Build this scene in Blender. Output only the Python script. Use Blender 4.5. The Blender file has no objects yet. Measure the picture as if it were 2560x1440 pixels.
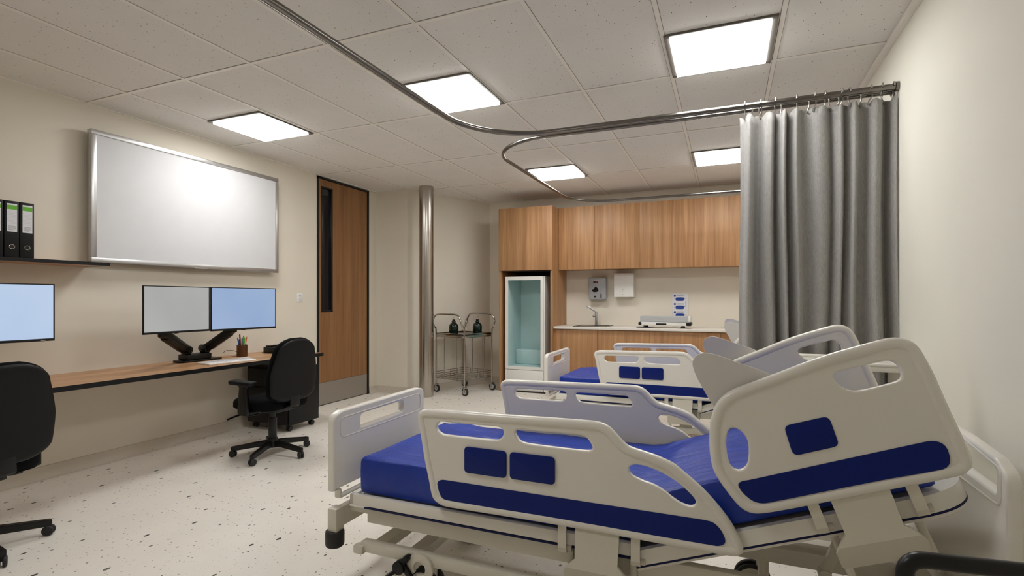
import bpy, bmesh, math, random
from mathutils import Matrix, Vector
random.seed(7)
PI = math.pi
COL = bpy.context.scene.collection
R = math.radians

# ------------------------------------------------------------------ materials
def srgb(r, g, b):
    def f(c):
        c /= 255.0
        return c/12.92 if c <= .04045 else ((c+.055)/1.055)**2.4
    return (f(r), f(g), f(b), 1)

class NT:
    def __init__(s, name):
        s.m = bpy.data.materials.new(name); s.m.use_nodes = True
        s.t = s.m.node_tree; s.n = s.t.nodes; s.p = s.n['Principled BSDF']
        s.co = None
    def node(s, typ, **kw):
        n = s.n.new(typ)
        for k, v in kw.items():
            if isinstance(k, str) and hasattr(n, k): setattr(n, k, v)
        return n
    def link(s, a, b): s.t.links.new(a, b)
    def coord(s, scale=(1, 1, 1), rot=(0, 0, 0)):
        c = s.n.new('ShaderNodeTexCoord'); mp = s.n.new('ShaderNodeMapping')
        s.link(c.outputs['Object'], mp.inputs['Vector'])
        mp.inputs['Scale'].default_value = scale; mp.inputs['Rotation'].default_value = rot
        return mp.outputs['Vector']
    def noise(s, vec, scale, detail=3, rough=.5, dist=0):
        n = s.n.new('ShaderNodeTexNoise'); n.inputs['Scale'].default_value = scale
        n.inputs['Detail'].default_value = detail; n.inputs['Roughness'].default_value = rough
        n.inputs['Distortion'].default_value = dist
        s.link(vec, n.inputs['Vector']); return n.outputs['Fac']
    def ramp(s, fac, stops):
        r = s.n.new('ShaderNodeValToRGB'); e = r.color_ramp.elements
        while len(e) < len(stops): e.new(.5)
        for i, (p, c) in enumerate(stops): e[i].position = p; e[i].color = c
        s.link(fac, r.inputs['Fac']); return r.outputs['Color']
    def mix(s, fac, a, b, mode='MIX'):
        m = s.n.new('ShaderNodeMix'); m.data_type = 'RGBA'; m.blend_type = mode
        for v, i in ((fac, 0), (a, 6), (b, 7)):
            if hasattr(v, 'links') or hasattr(v, 'is_linked'): s.link(v, m.inputs[i])
            else: m.inputs[i].default_value = v
        return m.outputs[2]
    def math(s, op, a, b=0.):
        m = s.n.new('ShaderNodeMath'); m.operation = op
        for v, i in ((a, 0), (b, 1)):
            if hasattr(v, 'is_linked'): s.link(v, m.inputs[i])
            else: m.inputs[i].default_value = v
        return m.outputs[0]
    def bump(s, h, strength=.2, dist=.01):
        b = s.n.new('ShaderNodeBump'); b.inputs['Strength'].default_value = strength
        b.inputs['Distance'].default_value = dist
        s.link(h, b.inputs['Height']); s.link(b.outputs['Normal'], s.p.inputs['Normal'])

def simple(name, col, rough=.5, metal=0, bumpn=None, spec=.5, coat=0):
    t = NT(name); t.p.inputs['Base Color'].default_value = col
    t.p.inputs['Roughness'].default_value = rough; t.p.inputs['Metallic'].default_value = metal
    t.p.inputs['Specular IOR Level'].default_value = spec
    t.p.inputs['Coat Weight'].default_value = coat
    v = t.coord()
    n = t.noise(v, 9, 4)
    # faint tone variation so that nothing is perfectly flat
    c2 = tuple(min(1, x*1.012) for x in col[:3])+(1,)
    c1 = tuple(x*.988 for x in col[:3])+(1,)
    t.link(t.ramp(n, [(.3, c1), (.7, c2)]), t.p.inputs['Base Color'])
    if bumpn:
        t.bump(t.noise(v, bumpn[0], 3), bumpn[1], bumpn[2])
    return t.m

def wood(name, cols, grain_axis, rough=.4, stretch=1.0):
    t = NT(name)
    k = {'x': (.5, 16, 16), 'y': (16, .5, 16), 'z': (16, 16, .5)}[grain_axis]
    v = t.coord(tuple(q*stretch for q in k))
    v2 = t.coord(tuple(q*7*stretch if q > 1 else q*3 for q in k))
    broad = t.noise(v, 1.0, 5, .6, .25)
    fine = t.noise(v2, 1.6, 4, .6)
    a = t.ramp(broad, [(.28, cols[0]), (.5, cols[1]), (.72, cols[2])])
    b = t.ramp(fine, [(.3, (.70, .66, .62, 1)), (.56, (1, 1, 1, 1))])
    t.link(t.mix(.75, a, b, 'MULTIPLY'), t.p.inputs['Base Color'])
    t.p.inputs['Roughness'].default_value = rough
    t.bump(fine, .06, .002)
    return t.m

M = {}
def wallmat(name, col):
    t = NT(name); v = t.coord()
    n = t.noise(v, 2.0, 3)
    c1 = tuple(x*.97 for x in col[:3])+(1,)
    t.link(t.ramp(n, [(.35, c1), (.7, col)]), t.p.inputs['Base Color'])
    t.p.inputs['Roughness'].default_value = .75; t.p.inputs['Specular IOR Level'].default_value = .25
    w = t.noise(t.coord((160, 160, 160)), 1, 2)
    t.bump(w, .12, .0015)
    return t.m
M['wall'] = wallmat('wall_paint', srgb(227, 220, 206))
M['wall_r'] = wallmat('wall_paint_right', srgb(232, 229, 217))

def specks(t, v, scale, keep, rmin, rmax, dim='2D'):
    """0/1 mask of scattered chips: random cells keep a chip of random size"""
    vo = t.n.new('ShaderNodeTexVoronoi'); vo.voronoi_dimensions = dim; vo.feature = 'F1'
    vo.inputs['Scale'].default_value = scale; vo.inputs['Randomness'].default_value = .95
    t.link(v, vo.inputs['Vector'])
    sep = t.n.new('ShaderNodeSeparateColor'); t.link(vo.outputs['Color'], sep.inputs[0])
    k = t.math('GREATER_THAN', sep.outputs[0], 1-keep)
    sq = t.math('MULTIPLY', sep.outputs[1], sep.outputs[1])
    rad = t.math('ADD', t.math('MULTIPLY', sq, rmax-rmin), rmin)
    wob = t.math('MULTIPLY', t.noise(v, scale*2.2, 1), .08)
    d = t.math('ADD', vo.outputs['Distance'], wob)
    inside = t.math('LESS_THAN', d, t.math('ADD', rad, .04))
    return t.math('MULTIPLY', k, inside), sep.outputs[2]

def terrazzo(name, base, chipdark, rough, z2=.35, dim='2D', big=1):
    t = NT(name)
    v = t.coord((1.0, .62, z2), (0, 0, R(12)))
    m1, r1 = specks(t, v, 14, .42*big, .02, .15, dim)
    m2, r2 = specks(t, t.coord((1, .7, z2)), 34, .45, .03, .12, dim)
    m3, r3 = specks(t, t.coord((1, .9, z2)), 80, .2, .06, .2, dim)
    n = t.noise(t.coord(), 4, 4)
    b0 = t.ramp(n, [(.3, tuple(x*.95 for x in base[:3])+(1,)), (.7, base)])
    chip = t.ramp(r1, [(.0, chipdark), (.55, tuple(x*2.2 for x in chipdark[:3])+(1,)), (1, tuple(min(1, x*6) for x in chipdark[:3])+(1,))])
    chip2 = t.ramp(r2, [(.0, chipdark), (1, tuple(min(1, x*7) for x in chipdark[:3])+(1,))])
    c = t.mix(m3, b0, tuple(x*.72 for x in base[:3])+(1,))
    c = t.mix(m2, c, chip2)
    c = t.mix(m1, c, chip)
    t.link(c, t.p.inputs['Base Color'])
    t.p.inputs['Roughness'].default_value = rough
    t.p.inputs['Specular IOR Level'].default_value = .4
    return t.m
M['floor'] = terrazzo('speckled_vinyl', srgb(232, 227, 218), srgb(46, 44, 42), .38)
M['base'] = terrazzo('cove_vinyl', srgb(208, 200, 186), srgb(70, 62, 55), .5, 1.0, '3D', .5)

def ceilmat():
    t = NT('acoustic_tile')
    v = t.coord((1.0, .45, 1), (0, 0, R(35)))
    m1, r1 = specks(t, v, 30, .85, .018, .06)
    m2, r2 = specks(t, t.coord((1, .6, 1), (0, 0, R(-20))), 60, .3, .02, .07)
    base = srgb(230, 227, 222)
    n = t.noise(t.coord(), 3, 3)
    b0 = t.ramp(n, [(.3, tuple(x*.97 for x in base[:3])+(1,)), (.7, base)])
    c = t.mix(m2, b0, srgb(150, 141, 130)); c = t.mix(m1, c, srgb(78, 70, 62))
    t.link(c, t.p.inputs['Base Color']); t.p.inputs['Roughness'].default_value = .85
    t.p.inputs['Specular IOR Level'].default_value = .2
    t.bump(t.noise(t.coord((120, 120, 120)), 1, 3), .15, .002)
    return t.m
M['ceil'] = ceilmat()
M['tbar'] = simple('ceiling_bar_paint', srgb(236, 232, 224), .45)

M['joint_shade'] = simple('tile_joint_shade', srgb(120, 112, 104), .8)  # dark colour stands in for the shade in the tile edge gaps
OAK = [srgb(148, 106, 68), srgb(174, 130, 88), srgb(196, 153, 109)]
M['oakz'] = wood('oak_vertical', OAK, 'z', .5)
M['oakdark'] = wood('oak_door', [srgb(122, 84, 50), srgb(142, 101, 63), srgb(158, 115, 75)], 'z', .42)
M['oaky'] = wood('oak_along', [srgb(158, 116, 80), srgb(186, 142, 102), srgb(204, 162, 120)], 'y', .35)
M['nichedark'] = simple('niche_lining', srgb(44, 28, 17), .7)
M['black'] = simple('black_plastic', srgb(13, 13, 14), .38, bumpn=(220, .1, .001), spec=.35)
M['blackedge'] = simple('black_edge_band', srgb(12, 13, 15), .45, spec=.3)
M['blackmetal'] = simple('black_powder_coat', srgb(24, 24, 25), .35, .3)
M['gloss'] = simple('black_gloss', srgb(9, 9, 10), .08)
M['fabric'] = simple('black_fabric', srgb(10, 11, 13), .9, bumpn=(380, .5, .002), spec=.12)
M['leather'] = simple('black_vinyl', srgb(10, 10, 12), .48, bumpn=(160, .15, .001), spec=.25)
M['rubber'] = simple('black_rubber', srgb(30, 30, 31), .6)
M['bedwhite'] = simple('bed_white_plastic', srgb(229, 226, 218), .27, coat=.1)
M['bedmetal'] = simple('bed_white_enamel', srgb(214, 209, 196), .32)
M['wing'] = simple('bed_pale_grey_panel', srgb(214, 211, 208), .4)
M['navy'] = simple('navy_panel', srgb(0, 29, 112), .45, spec=.25)
M['navytrim'] = simple('navy_trim', srgb(3, 14, 66), .5, spec=.3)
M['white'] = simple('white_paint', srgb(230, 229, 225), .45)
M['board'] = simple('whiteboard_enamel', srgb(210, 211, 214), .85, spec=.1)
M['alu'] = simple('aluminium', srgb(196, 196, 197), .32, .9)
M['darkalu'] = simple('lamp_frame', srgb(112, 108, 102), .4, .6)
M['teal'] = simple('teal_lining', srgb(182, 208, 208), .5)
M['counter'] = simple('white_counter', srgb(224, 219, 211), .25)
M['greydisp'] = simple('grey_dispenser', srgb(160, 162, 165), .38, .1)
M['lightgrey'] = simple('light_grey', srgb(196, 198, 200), .5)
M['sink'] = simple('dark_sink', srgb(52, 52, 52), .25, .5)
M['blue'] = simple('blue_print', srgb(24, 62, 150), .4)
M['paper'] = simple('paper', srgb(226, 226, 232), .6)
M['green'] = simple('green_sticker', srgb(94, 176, 32), .5)
M['ink'] = simple('ink', srgb(62, 64, 84), .6)
M['bottle'] = simple('dark_green_glass', srgb(10, 30, 22), .08)
M['brown'] = wood('walnut_cup', [srgb(62, 34, 16), srgb(92, 54, 27), srgb(112, 70, 38)], 'z', .35)
for k, c in dict(red=(190, 40, 36), dred=(120, 24, 24), bluep=(40, 92, 190), teal2=(40, 140, 160), greenp=(96, 190, 60),
                 lime=(170, 206, 70), orange=(232, 120, 40), navyp=(24, 54, 130), yellow=(220, 190, 60)).items():
    M[k] = simple('pen_'+k, srgb(*c), .35)

def brushed(name, col, rough, axis='z'):
    t = NT(name)
    sc = {'z': (30, 30, .4), 'x': (1.5, 90, 90)}[axis]
    n = t.noise(t.coord(sc), 1, 3)
    t.link(t.ramp(n, [(.3, tuple(x*.96 for x in col[:3])+(1,)), (.7, col)]), t.p.inputs['Base Color'])
    t.p.inputs['Metallic'].default_value = 1; t.p.inputs['Roughness'].default_value = rough
    t.p.inputs['Anisotropic'].default_value = .4
    return t.m
M['steel'] = brushed('brushed_steel', srgb(186, 180, 172), .24)
M['kick'] = brushed('kick_plate_steel', srgb(180, 175, 168), .5, 'x')
M['chrome'] = simple('chrome_tube', srgb(178, 172, 164), .16, 1.0)
M['railmetal'] = simple('curtain_rail_metal', srgb(122, 118, 113), .24, 1.0)
M['hook'] = simple('hook_metal', srgb(165, 161, 155), .3, .9)

def curtainmat():
    t = NT('grey_woven_curtain')
    a = t.noise(t.coord((300, 300, 1600)), 1, 2); b = t.noise(t.coord((1500, 1500, 260)), 1, 2)
    w = t.math('ADD', t.math('MULTIPLY', a, .5), t.math('MULTIPLY', b, .5))
    n = t.noise(t.coord((500, 500, 40)), 1, 3)
    f = t.math('ADD', t.math('MULTIPLY', w, .6), t.math('MULTIPLY', n, .4))
    t.link(t.ramp(f, [(.3, srgb(118, 115, 112)), (.5, srgb(156, 154, 151)), (.7, srgb(186, 184, 181))]), t.p.inputs['Base Color'])
    t.p.inputs['Roughness'].default_value = .85; t.p.inputs['Specular IOR Level'].default_value = .2
    t.p.inputs['Sheen Weight'].default_value = .2
    t.bump(w, .25, .002)
    return t.m
M['curtain'] = curtainmat()

def sheetmat():
    t = NT('blue_mattress_cover')
    n1 = t.noise(t.coord((2.0, 14, 4), (0, 0, R(18))), 1, 4, .55, .8)
    n2 = t.noise(t.coord((60, 60, 60)), 1, 3)
    t.link(t.ramp(n1, [(.3, srgb(5, 46, 148)), (.7, srgb(9, 56, 166))]), t.p.inputs['Base Color'])
    t.p.inputs['Roughness'].default_value = .42; t.p.inputs['Specular IOR Level'].default_value = .5
    h = t.math('ADD', t.math('MULTIPLY', n1, .9), t.math('MULTIPLY', n2, .03))
    t.bump(h, .9, .022)
    return t.m
M['sheet'] = sheetmat()

def emit(name, col, strength, base=None):
    t = NT(name)
    t.p.inputs['Base Color'].default_value = base or (0, 0, 0, 1)
    t.p.inputs['Emission Color'].default_value = col
    t.p.inputs['Emission Strength'].default_value = strength
    t.p.inputs['Roughness'].default_value = .2
    return t.m
def screen(name, c0, c1, strength):
    """lit display: brighter centre is a property of the panel"""
    t = NT(name)
    n = t.noise(t.coord((1.2, 1.2, 1.2)), 1.3, 2)
    t.link(t.ramp(n, [(.3, c0), (.7, c1)]), t.p.inputs['Emission Color'])
    t.p.inputs['Emission Strength'].default_value = strength
    t.p.inputs['Base Color'].default_value = (.01, .01, .012, 1); t.p.inputs['Roughness'].default_value = .3
    return t.m
M['lamp'] = emit('lamp_diffuser', (1.0, .995, .975, 1), 19.0, (.8, .8, .8, 1))
M['scr_blue'] = screen('screen_light_blue', srgb(158, 188, 232), srgb(180, 204, 240), .62)
M['scr_pale'] = screen('screen_pale_blue', srgb(186, 210, 244), srgb(208, 226, 250), .72)
M['scr_grey'] = screen('screen_grey_white', srgb(186, 188, 187), srgb(202, 203, 201), .6)
gl = NT('door_glass'); gl.p.inputs['Base Color'].default_value = (.012, .012, .013, 1)
gl.p.inputs['Roughness'].default_value = .04; gl.p.inputs['Specular IOR Level'].default_value = .7
M['glass'] = gl.m

# ------------------------------------------------------------------ mesh helpers
class B:
    def __init__(s): s.bm = bmesh.new(); s.mi = 0
    def _merge(s, t, mat=None):
        if mat is not None: t.transform(mat)
        for f in t.faces: f.material_index = s.mi
        me = bpy.data.meshes.new('t'); t.to_mesh(me); t.free()
        s.bm.from_mesh(me); bpy.data.meshes.remove(me); return s
    def box(s, x0, y0, z0, x1, y1, z1, bev=0, seg=2, mat=None):
        t = bmesh.new(); bmesh.ops.create_cube(t, size=1)
        x0, x1 = sorted((x0, x1)); y0, y1 = sorted((y0, y1)); z0, z1 = sorted((z0, z1))
        for v in t.verts:
            v.co = Vector(((x0+x1)/2+v.co.x*(x1-x0), (y0+y1)/2+v.co.y*(y1-y0), (z0+z1)/2+v.co.z*(z1-z0)))
        if bev: bmesh.ops.bevel(t, geom=t.edges[:], offset=min(bev, .49*min(x1-x0, y1-y0, z1-z0)), segments=seg, profile=.5, affect='EDGES')
        return s._merge(t, mat)
    def obox(s, p0, p1, w, h, bev=0, up=(0, 0, 1)):
        """beam of section w (sideways) x h (up) from p0 to p1"""
        p0 = Vector(p0); p1 = Vector(p1); d = p1-p0; L = d.length; x = d/L
        up = Vector(up); y = up.cross(x).normalized(); z = x.cross(y)
        m = Matrix((x, y, z)).transposed().to_4x4(); m.translation = (p0+p1)/2
        return s.box(-L/2, -w/2, -h/2, L/2, w/2, h/2, bev, 2, m)
    def cyl(s, p0, p1, r0, r1=None, n=24, bev=0):
        r1 = r0 if r1 is None else r1
        p0 = Vector(p0); p1 = Vector(p1); d = p1-p0
        t = bmesh.new(); bmesh.ops.create_cone(t, cap_ends=True, segments=n, radius1=r0, radius2=r1, depth=d.length)
        if bev:
            ed = [e for e in t.edges if abs(e.verts[0].co.z-e.verts[1].co.z) < 1e-6]
            bmesh.ops.bevel(t, geom=ed, offset=bev, segments=3, profile=.5, affect='EDGES')
        m = d.to_track_quat('Z', 'Y').to_matrix().to_4x4(); m.translation = (p0+p1)/2
        return s._merge(t, m)
    def sph(s, c, r, sc=(1, 1, 1), n=20):
        t = bmesh.new(); bmesh.ops.create_uvsphere(t, u_segments=n, v_segments=n//2, radius=1)
        m = Matrix.Translation(c) @ Matrix.Diagonal((r*sc[0], r*sc[1], r*sc[2], 1))
        return s._merge(t, m)
    def tube(s, pts, r, closed=False, n=12, flat=None):
        pts = [Vector(p) for p in pts]; N = len(pts); t = bmesh.new(); rings = []
        prev = None
        for i, p in enumerate(pts):
            a = pts[(i-1) % N] if (closed or i > 0) else p
            b = pts[(i+1) % N] if (closed or i < N-1) else p
            d = (b-a).normalized()
            if prev is None:
                q = Vector((0, 0, 1)) if abs(d.z) < .9 else Vector((1, 0, 0))
                u = d.cross(q).normalized()
            else:
                u = (prev-d*prev.dot(d)).normalized()
            prev = u; w = d.cross(u)
            rr = r[i] if isinstance(r, (list, tuple)) else r
            rings.append([t.verts.new(p+(u*math.cos(2*PI*k/n)+w*math.sin(2*PI*k/n))*rr) for k in range(n)])
        for i in range(N if closed else N-1):
            A = rings[i]; Bq = rings[(i+1) % N]
            for k in range(n): t.faces.new((A[k], A[(k+1) % n], Bq[(k+1) % n], Bq[k]))
        if not closed: t.faces.new(rings[0][::-1]); t.faces.new(rings[-1])
        bmesh.ops.recalc_face_normals(t, faces=t.faces[:])
        return s._merge(t)
    def lathe(s, prof, c=(0, 0, 0), n=28):
        t = bmesh.new(); rings = []
        for r, z in prof:
            rings.append([t.verts.new((c[0]+r*math.cos(2*PI*k/n), c[1]+r*math.sin(2*PI*k/n), c[2]+z)) for k in range(n)])
        for i in range(len(prof)-1):
            for k in range(n): t.faces.new((rings[i][k], rings[i][(k+1) % n], rings[i+1][(k+1) % n], rings[i+1][k]))
        if prof[0][0] > 1e-5: t.faces.new(rings[0][::-1])
        if prof[-1][0] > 1e-5: t.faces.new(rings[-1])
        bmesh.ops.remove_doubles(t, verts=t.verts[:], dist=1e-6)
        return s._merge(t)
    def prism(s, pts, a, b, plane='xz', bev=0):
        t = bmesh.new()
        f = {'xz': lambda p, c: (p[0], c, p[1]), 'yz': lambda p, c: (c, p[0], p[1]), 'xy': lambda p, c: (p[0], p[1], c)}[plane]
        A = [t.verts.new(f(p, a)) for p in pts]; Bq = [t.verts.new(f(p, b)) for p in pts]
        t.faces.new(A); t.faces.new(Bq[::-1])
        for i in range(len(pts)): j = (i+1) % len(pts); t.faces.new((A[i], Bq[i], Bq[j], A[j]))
        bmesh.ops.recalc_face_normals(t, faces=t.faces[:])
        if bev:
            ed = [e for e in t.edges if len(e.link_faces) == 2 and any(len(fc.verts) > 4 or len(pts) <= 4 for fc in e.link_faces)
                  and any(set(fc.verts) in (set(A), set(Bq)) for fc in e.link_faces)]
            bmesh.ops.bevel(t, geom=ed, offset=bev, segments=2, profile=.5, affect='EDGES')
        return s._merge(t)
    def mesh(s, me, mat=None):
        t = bmesh.new(); t.from_mesh(me); return s._merge(t, mat)
    def grid(s, fn, nu, nv, closeu=False):
        t = bmesh.new(); V = [[t.verts.new(fn(i, j)) for j in range(nv)] for i in range(nu)]
        for i in range(nu if closeu else nu-1):
            for j in range(nv-1):
                t.faces.new((V[i][j], V[(i+1) % nu][j], V[(i+1) % nu][j+1], V[i][j+1]))
        bmesh.ops.recalc_face_normals(t, faces=t.faces[:])
        return s._merge(t)

def out(name, b, mat, parent=None, angle=35):
    me = bpy.data.meshes.new(name)
    for q in (mat if isinstance(mat, (list, tuple)) else [mat]): me.materials.append(M[q])
    b.bm.to_mesh(me); b.bm.free()
    for p in me.polygons: p.use_smooth = True
    me.set_sharp_from_angle(angle=R(angle))
    o = bpy.data.objects.new(name, me); COL.objects.link(o)
    if parent is not None:
        root = parent; off = Vector((0, 0, 0))
        while root is not None: off += Vector(root.location) if root.get('_w') else Vector((0, 0, 0)); root = root.parent
        if off.length: me.transform(Matrix.Translation(-off))
        o.parent = parent
    return o

def thing(name, label, cat, loc=(0, 0, 0), rz=0, group=None, world=True):
    """Empty at the base; world=True: its parts are authored in room coordinates"""
    o = bpy.data.objects.new(name, None); COL.objects.link(o); o.location = loc; o.rotation_euler = (0, 0, rz)
    o.empty_display_size = .1
    if world: o['_w'] = 1
    if label: o['label'] = label
    if cat: o['category'] = cat
    if group: o['group'] = group
    return o
def tag(o, label, cat, group=None):
    o['label'] = label; o['category'] = cat
    if group: o['group'] = group
    return o
def struct(name, b, mat, parent=None):
    o = out(name, b, mat, parent)
    if parent is None: o['kind'] = 'structure'
    return o
def rebase(o, loc):
    """move a one-mesh thing's origin to its base"""
    o.data.transform(Matrix.Translation(-Vector(loc))); o.location = loc; return o
def copy_tree(o, parent=None):
    c = o.copy(); COL.objects.link(c)
    if parent is not None: c.parent = parent
    for ch in [x for x in bpy.data.objects if x.parent == o]: copy_tree(ch, c)
    return c

def smooth_loop(pts, per=6):
    n = len(pts); res = []
    for i in range(n):
        p0, p1, p2, p3 = [Vector(pts[(i+k-1) % n]) for k in range(4)]
        # centripetal-ish Catmull-Rom, damped where neighbours are far apart
        t1 = (p2-p0)*.5; t2 = (p3-p1)*.5; L = (p2-p1).length
        if t1.length > L*1.1: t1 = t1.normalized()*L*1.1
        if t2.length > L*1.1: t2 = t2.normalized()*L*1.1
        m = per if L > .02 else max(2, per//2)
        for k in range(m):
            t = k/m; h00 = 2*t**3-3*t**2+1; h10 = t**3-2*t**2+t; h01 = -2*t**3+3*t**2; h11 = t**3-t**2
            res.append(p1*h00+t1*h10+p2*h01+t2*h11)
    return [(p.x, p.y) for p in res]

def round_poly(pts, r, seg=6):
    """polygon with its corners rounded by radius r"""
    res = []; n = len(pts)
    for i in range(n):
        rr = r[i] if isinstance(r, (list, tuple)) else r
        a, p, b = Vector(pts[i-1]), Vector(pts[i]), Vector(pts[(i+1) % n])
        u = (a-p).normalized(); w = (b-p).normalized(); ang = u.angle(w)
        d = min(rr/math.tan(ang/2), (a-p).length*.49, (b-p).length*.49)
        s0 = p+u*d; s1 = p+w*d
        for k in range(seg+1):
            t = k/seg; res.append(tuple(s0*(1-t)**2+p*2*t*(1-t)+s1*t*t))
    return res

def plate_mesh(outline, holes, thick, bev):
    """flat plate in the XY plane, centred on z=0, with holes and softened edges"""
    cu = bpy.data.curves.new('plate', 'CURVE'); cu.dimensions = '2D'; cu.fill_mode = 'BOTH'
    cu.extrude = thick/2-bev; cu.bevel_depth = bev; cu.bevel_resolution = 2; cu.offset = -bev
    def area(l): return sum(l[i-1][0]*l[i][1]-l[i][0]*l[i-1][1] for i in range(len(l)))
    for k, loop in enumerate([outline]+list(holes)):
        sp = cu.splines.new('POLY')
        a = area(loop)
        if (k == 0) == (a < 0): loop = loop[::-1]
        sp.points.add(len(loop)-1); sp.use_cyclic_u = True
        for p, q in zip(sp.points, loop): p.co = (q[0], q[1], 0, 1)
    ob = bpy.data.objects.new('plate', cu); COL.objects.link(ob)
    dg = bpy.context.evaluated_depsgraph_get(); dg.update()
    me = bpy.data.meshes.new_from_object(ob.evaluated_get(dg))
    bpy.data.objects.remove(ob); bpy.data.curves.remove(cu)
    me.materials.clear()
    return me
XZ = Matrix(((1, 0, 0, 0), (0, 0, -1, 0), (0, 1, 0, 0), (0, 0, 0, 1)))       # plate (x,y) -> room (x,z)
YZ = Matrix(((0, 0, 1, 0), (1, 0, 0, 0), (0, 1, 0, 0), (0, 0, 0, 1)))        # plate (x,y) -> room (y,z)
def inset(loop, d):
    n = len(loop); A = sum(loop[i-1][0]*loop[i][1]-loop[i][0]*loop[i-1][1] for i in range(n)); s = 1 if A > 0 else -1
    res = []
    for i in range(n):
        a = Vector(loop[i-1]); b = Vector(loop[(i+1) % n]); t = (b-a).normalized()
        res.append((loop[i][0]-t.y*d*s, loop[i][1]+t.x*d*s))
    return res

# ------------------------------------------------------------------ room
XL, XR, YB, YF, HC = -4.42, .87, 7.15, -1.9, 2.72
struct('floor', B().box(XL-.3, YF-.1, -.1, XR+.1, YB+.1, 0), 'floor')
# ceiling tiles with the suspension grid; lamps sit in cells of the grid
LX = [-3.93+.6*i for i in range(9)]; LY = [2.335+1.2*j for j in range(-4, 5)]
lamps = [(-3.93, 2.945), (-2.10, 2.955), (-.325, 2.965), (-2.09, 5.40), (-.325, 5.40)]
b = B()
b.box(XL-.1, YF-.1, HC, XR+.1, YB+.1, HC+.1)
b.mi = 1
for x in LX:
    if XL < x < XR: b.box(x-.012, YF, HC-.004, x+.012, YB, HC+.001)
for y in LY:
    if YF < y < YB: b.box(XL, y-.012, HC-.0045, XR, y+.012, HC+.001)
b.mi = 2
for x in LX:
    if XL < x < XR:
        for q in (-.0135, .0135): b.box(x+q-.0012, YF, HC-.0006, x+q+.0012, YB, HC+.001)
for y in LY:
    if YF < y < YB:
        for q in (-.0135, .0135): b.box(XL, y+q-.0012, HC-.0006, XR, y+q+.0012, HC+.001)
b.mi = 1
b.box(XL, YF, HC-.006, XL+.022, 5.8, HC+.001); b.box(XR-.03, YF, HC-.03, XR, YB, HC+.001); b.box(-3.5, YB-.022, HC-.006, XR, YB, HC+.001)
struct('ceiling', b, ['ceil', 'tbar', 'joint_shade'])
struct('wall_left', B().box(XL-.1, YF-.1, 0, XL, 4.69, HC).box(XL-.1, 5.63, 0, XL, 5.8, HC).box(XL-.1, 4.69, 2.705, XL, 5.63, HC).box(XL-.12, 4.6, 0, XL-.1, 5.7, HC), 'wall')
struct('wall_left_rear', B().prism([(XL-.1, 5.8), (-3.92, 5.8), (-3.297, 7.25), (XL-.1, 7.25)], 0, HC, 'xy'), 'wall')
struct('wall_back', B().box(-3.6, YB, 0, XR+.1, YB+.1, HC), 'wall')
struct('wall_right', B().box(XR, YF-.1, 0, XR+.1, YB+.1, HC), 'wall_r')
struct('wall_front', B().box(XL-.1, YF-.1, 0, XR+.1, YF, HC), 'wall')
def cove(path, name):
    """coved skirting swept along the wall foot; path is on the wall line, room to its left"""
    t = B(); prof = [(.0, .088), (.006, .086), (.008, .05), (.012, .03), (.022, .012), (.04, .001), (0, .001)]
    for (x0, y0), (x1, y1) in zip(path[:-1], path[1:]):
        d = Vector((x1-x0, y1-y0, 0)); L = d.length; d.normalize(); nrm = Vector((-d.y, d.x, 0))
        bm = bmesh.new(); A = []; C = []
        for o_, z in prof:
            A.append(bm.verts.new(Vector((x0, y0, z))+nrm*o_)); C.append(bm.verts.new(Vector((x1, y1, z))+nrm*o_))
        for i in range(len(prof)-1): bm.faces.new((A[i], A[i+1], C[i+1], C[i]))
        bm.faces.new(A); bm.faces.new(C[::-1])
        bmesh.ops.recalc_face_normals(bm, faces=bm.faces[:]); t._merge(bm)
    return struct(name, t, 'base')
cove([(XL, 4.68), (XL, YF)], 'baseboard_left')
cove([(-3.92, 5.8), (XL, 5.8), (XL, 5.64)], 'baseboard_pier')
cove([(-3.34, YB), (-3.92, 5.8)], 'baseboard_left_rear')
cove([(XR, YF), (XR, YB)], 'baseboard_right')
cove([(-2.9, YB), (-3.34, YB)], 'baseboard_back')

# door in the left wall
d = thing('door_1', None, None, (XL, 5.16, 0)); d['kind'] = 'structure'
fr = B().box(XL-.06, 4.69, 0, XL+.012, 4.712, 2.705).box(XL-.06, 5.608, 0, XL+.012, 5.63, 2.705).box(XL-.06, 4.69, 2.683, XL+.012, 5.63, 2.705)
out('door_frame', fr, 'blackmetal', d)
lf = B()
for (y0, y1, z0, z1) in ((4.715, 4.765, .27, 2.68), (4.952, 5.605, .27, 2.68), (4.765, 4.952, .27, 1.075), (4.765, 4.952, 2.597, 2.68)):
    lf.box(XL-.045, y0, z0, XL-.002, y1, z1)
lf.box(XL-.045, 4.715, .008, XL-.01, 5.605, .27)
leaf = out('door_leaf', lf, 'oakdark', d)
vf = B()
for (y0, y1, z0, z1) in ((4.765, 4.775, 1.105, 2.597), (4.925, 4.952, 1.105, 2.597), (4.765, 4.952, 2.58, 2.597), (4.765, 4.952, 1.105, 1.125)):
    vf.box(XL-.04, y0, z0, XL+.004, y1, z1, .002)
out('vision_panel_frame', vf, 'blackmetal', d)
out('vision_panel_sill', B().box(XL-.04, 4.765, 1.073, XL-.0005, 4.952, 1.105), 'oakdark', d)
out('vision_glass', B().box(XL-.03, 4.775, 1.125, XL-.022, 4.925, 2.58), 'glass', d)
out('kick_plate', B().box(XL-.009, 4.718, .01, XL+.001, 5.602, .268), 'kick', d)

# steel column
tag(rebase(out('steel_column', B().cyl((-3.6, 5.76, 0), (-3.6, 5.76, HC), .093, n=64), 'steel'), (-3.6, 5.76, 0)),
    'floor to ceiling brushed steel round column in front of the alcove', 'column')

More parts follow.
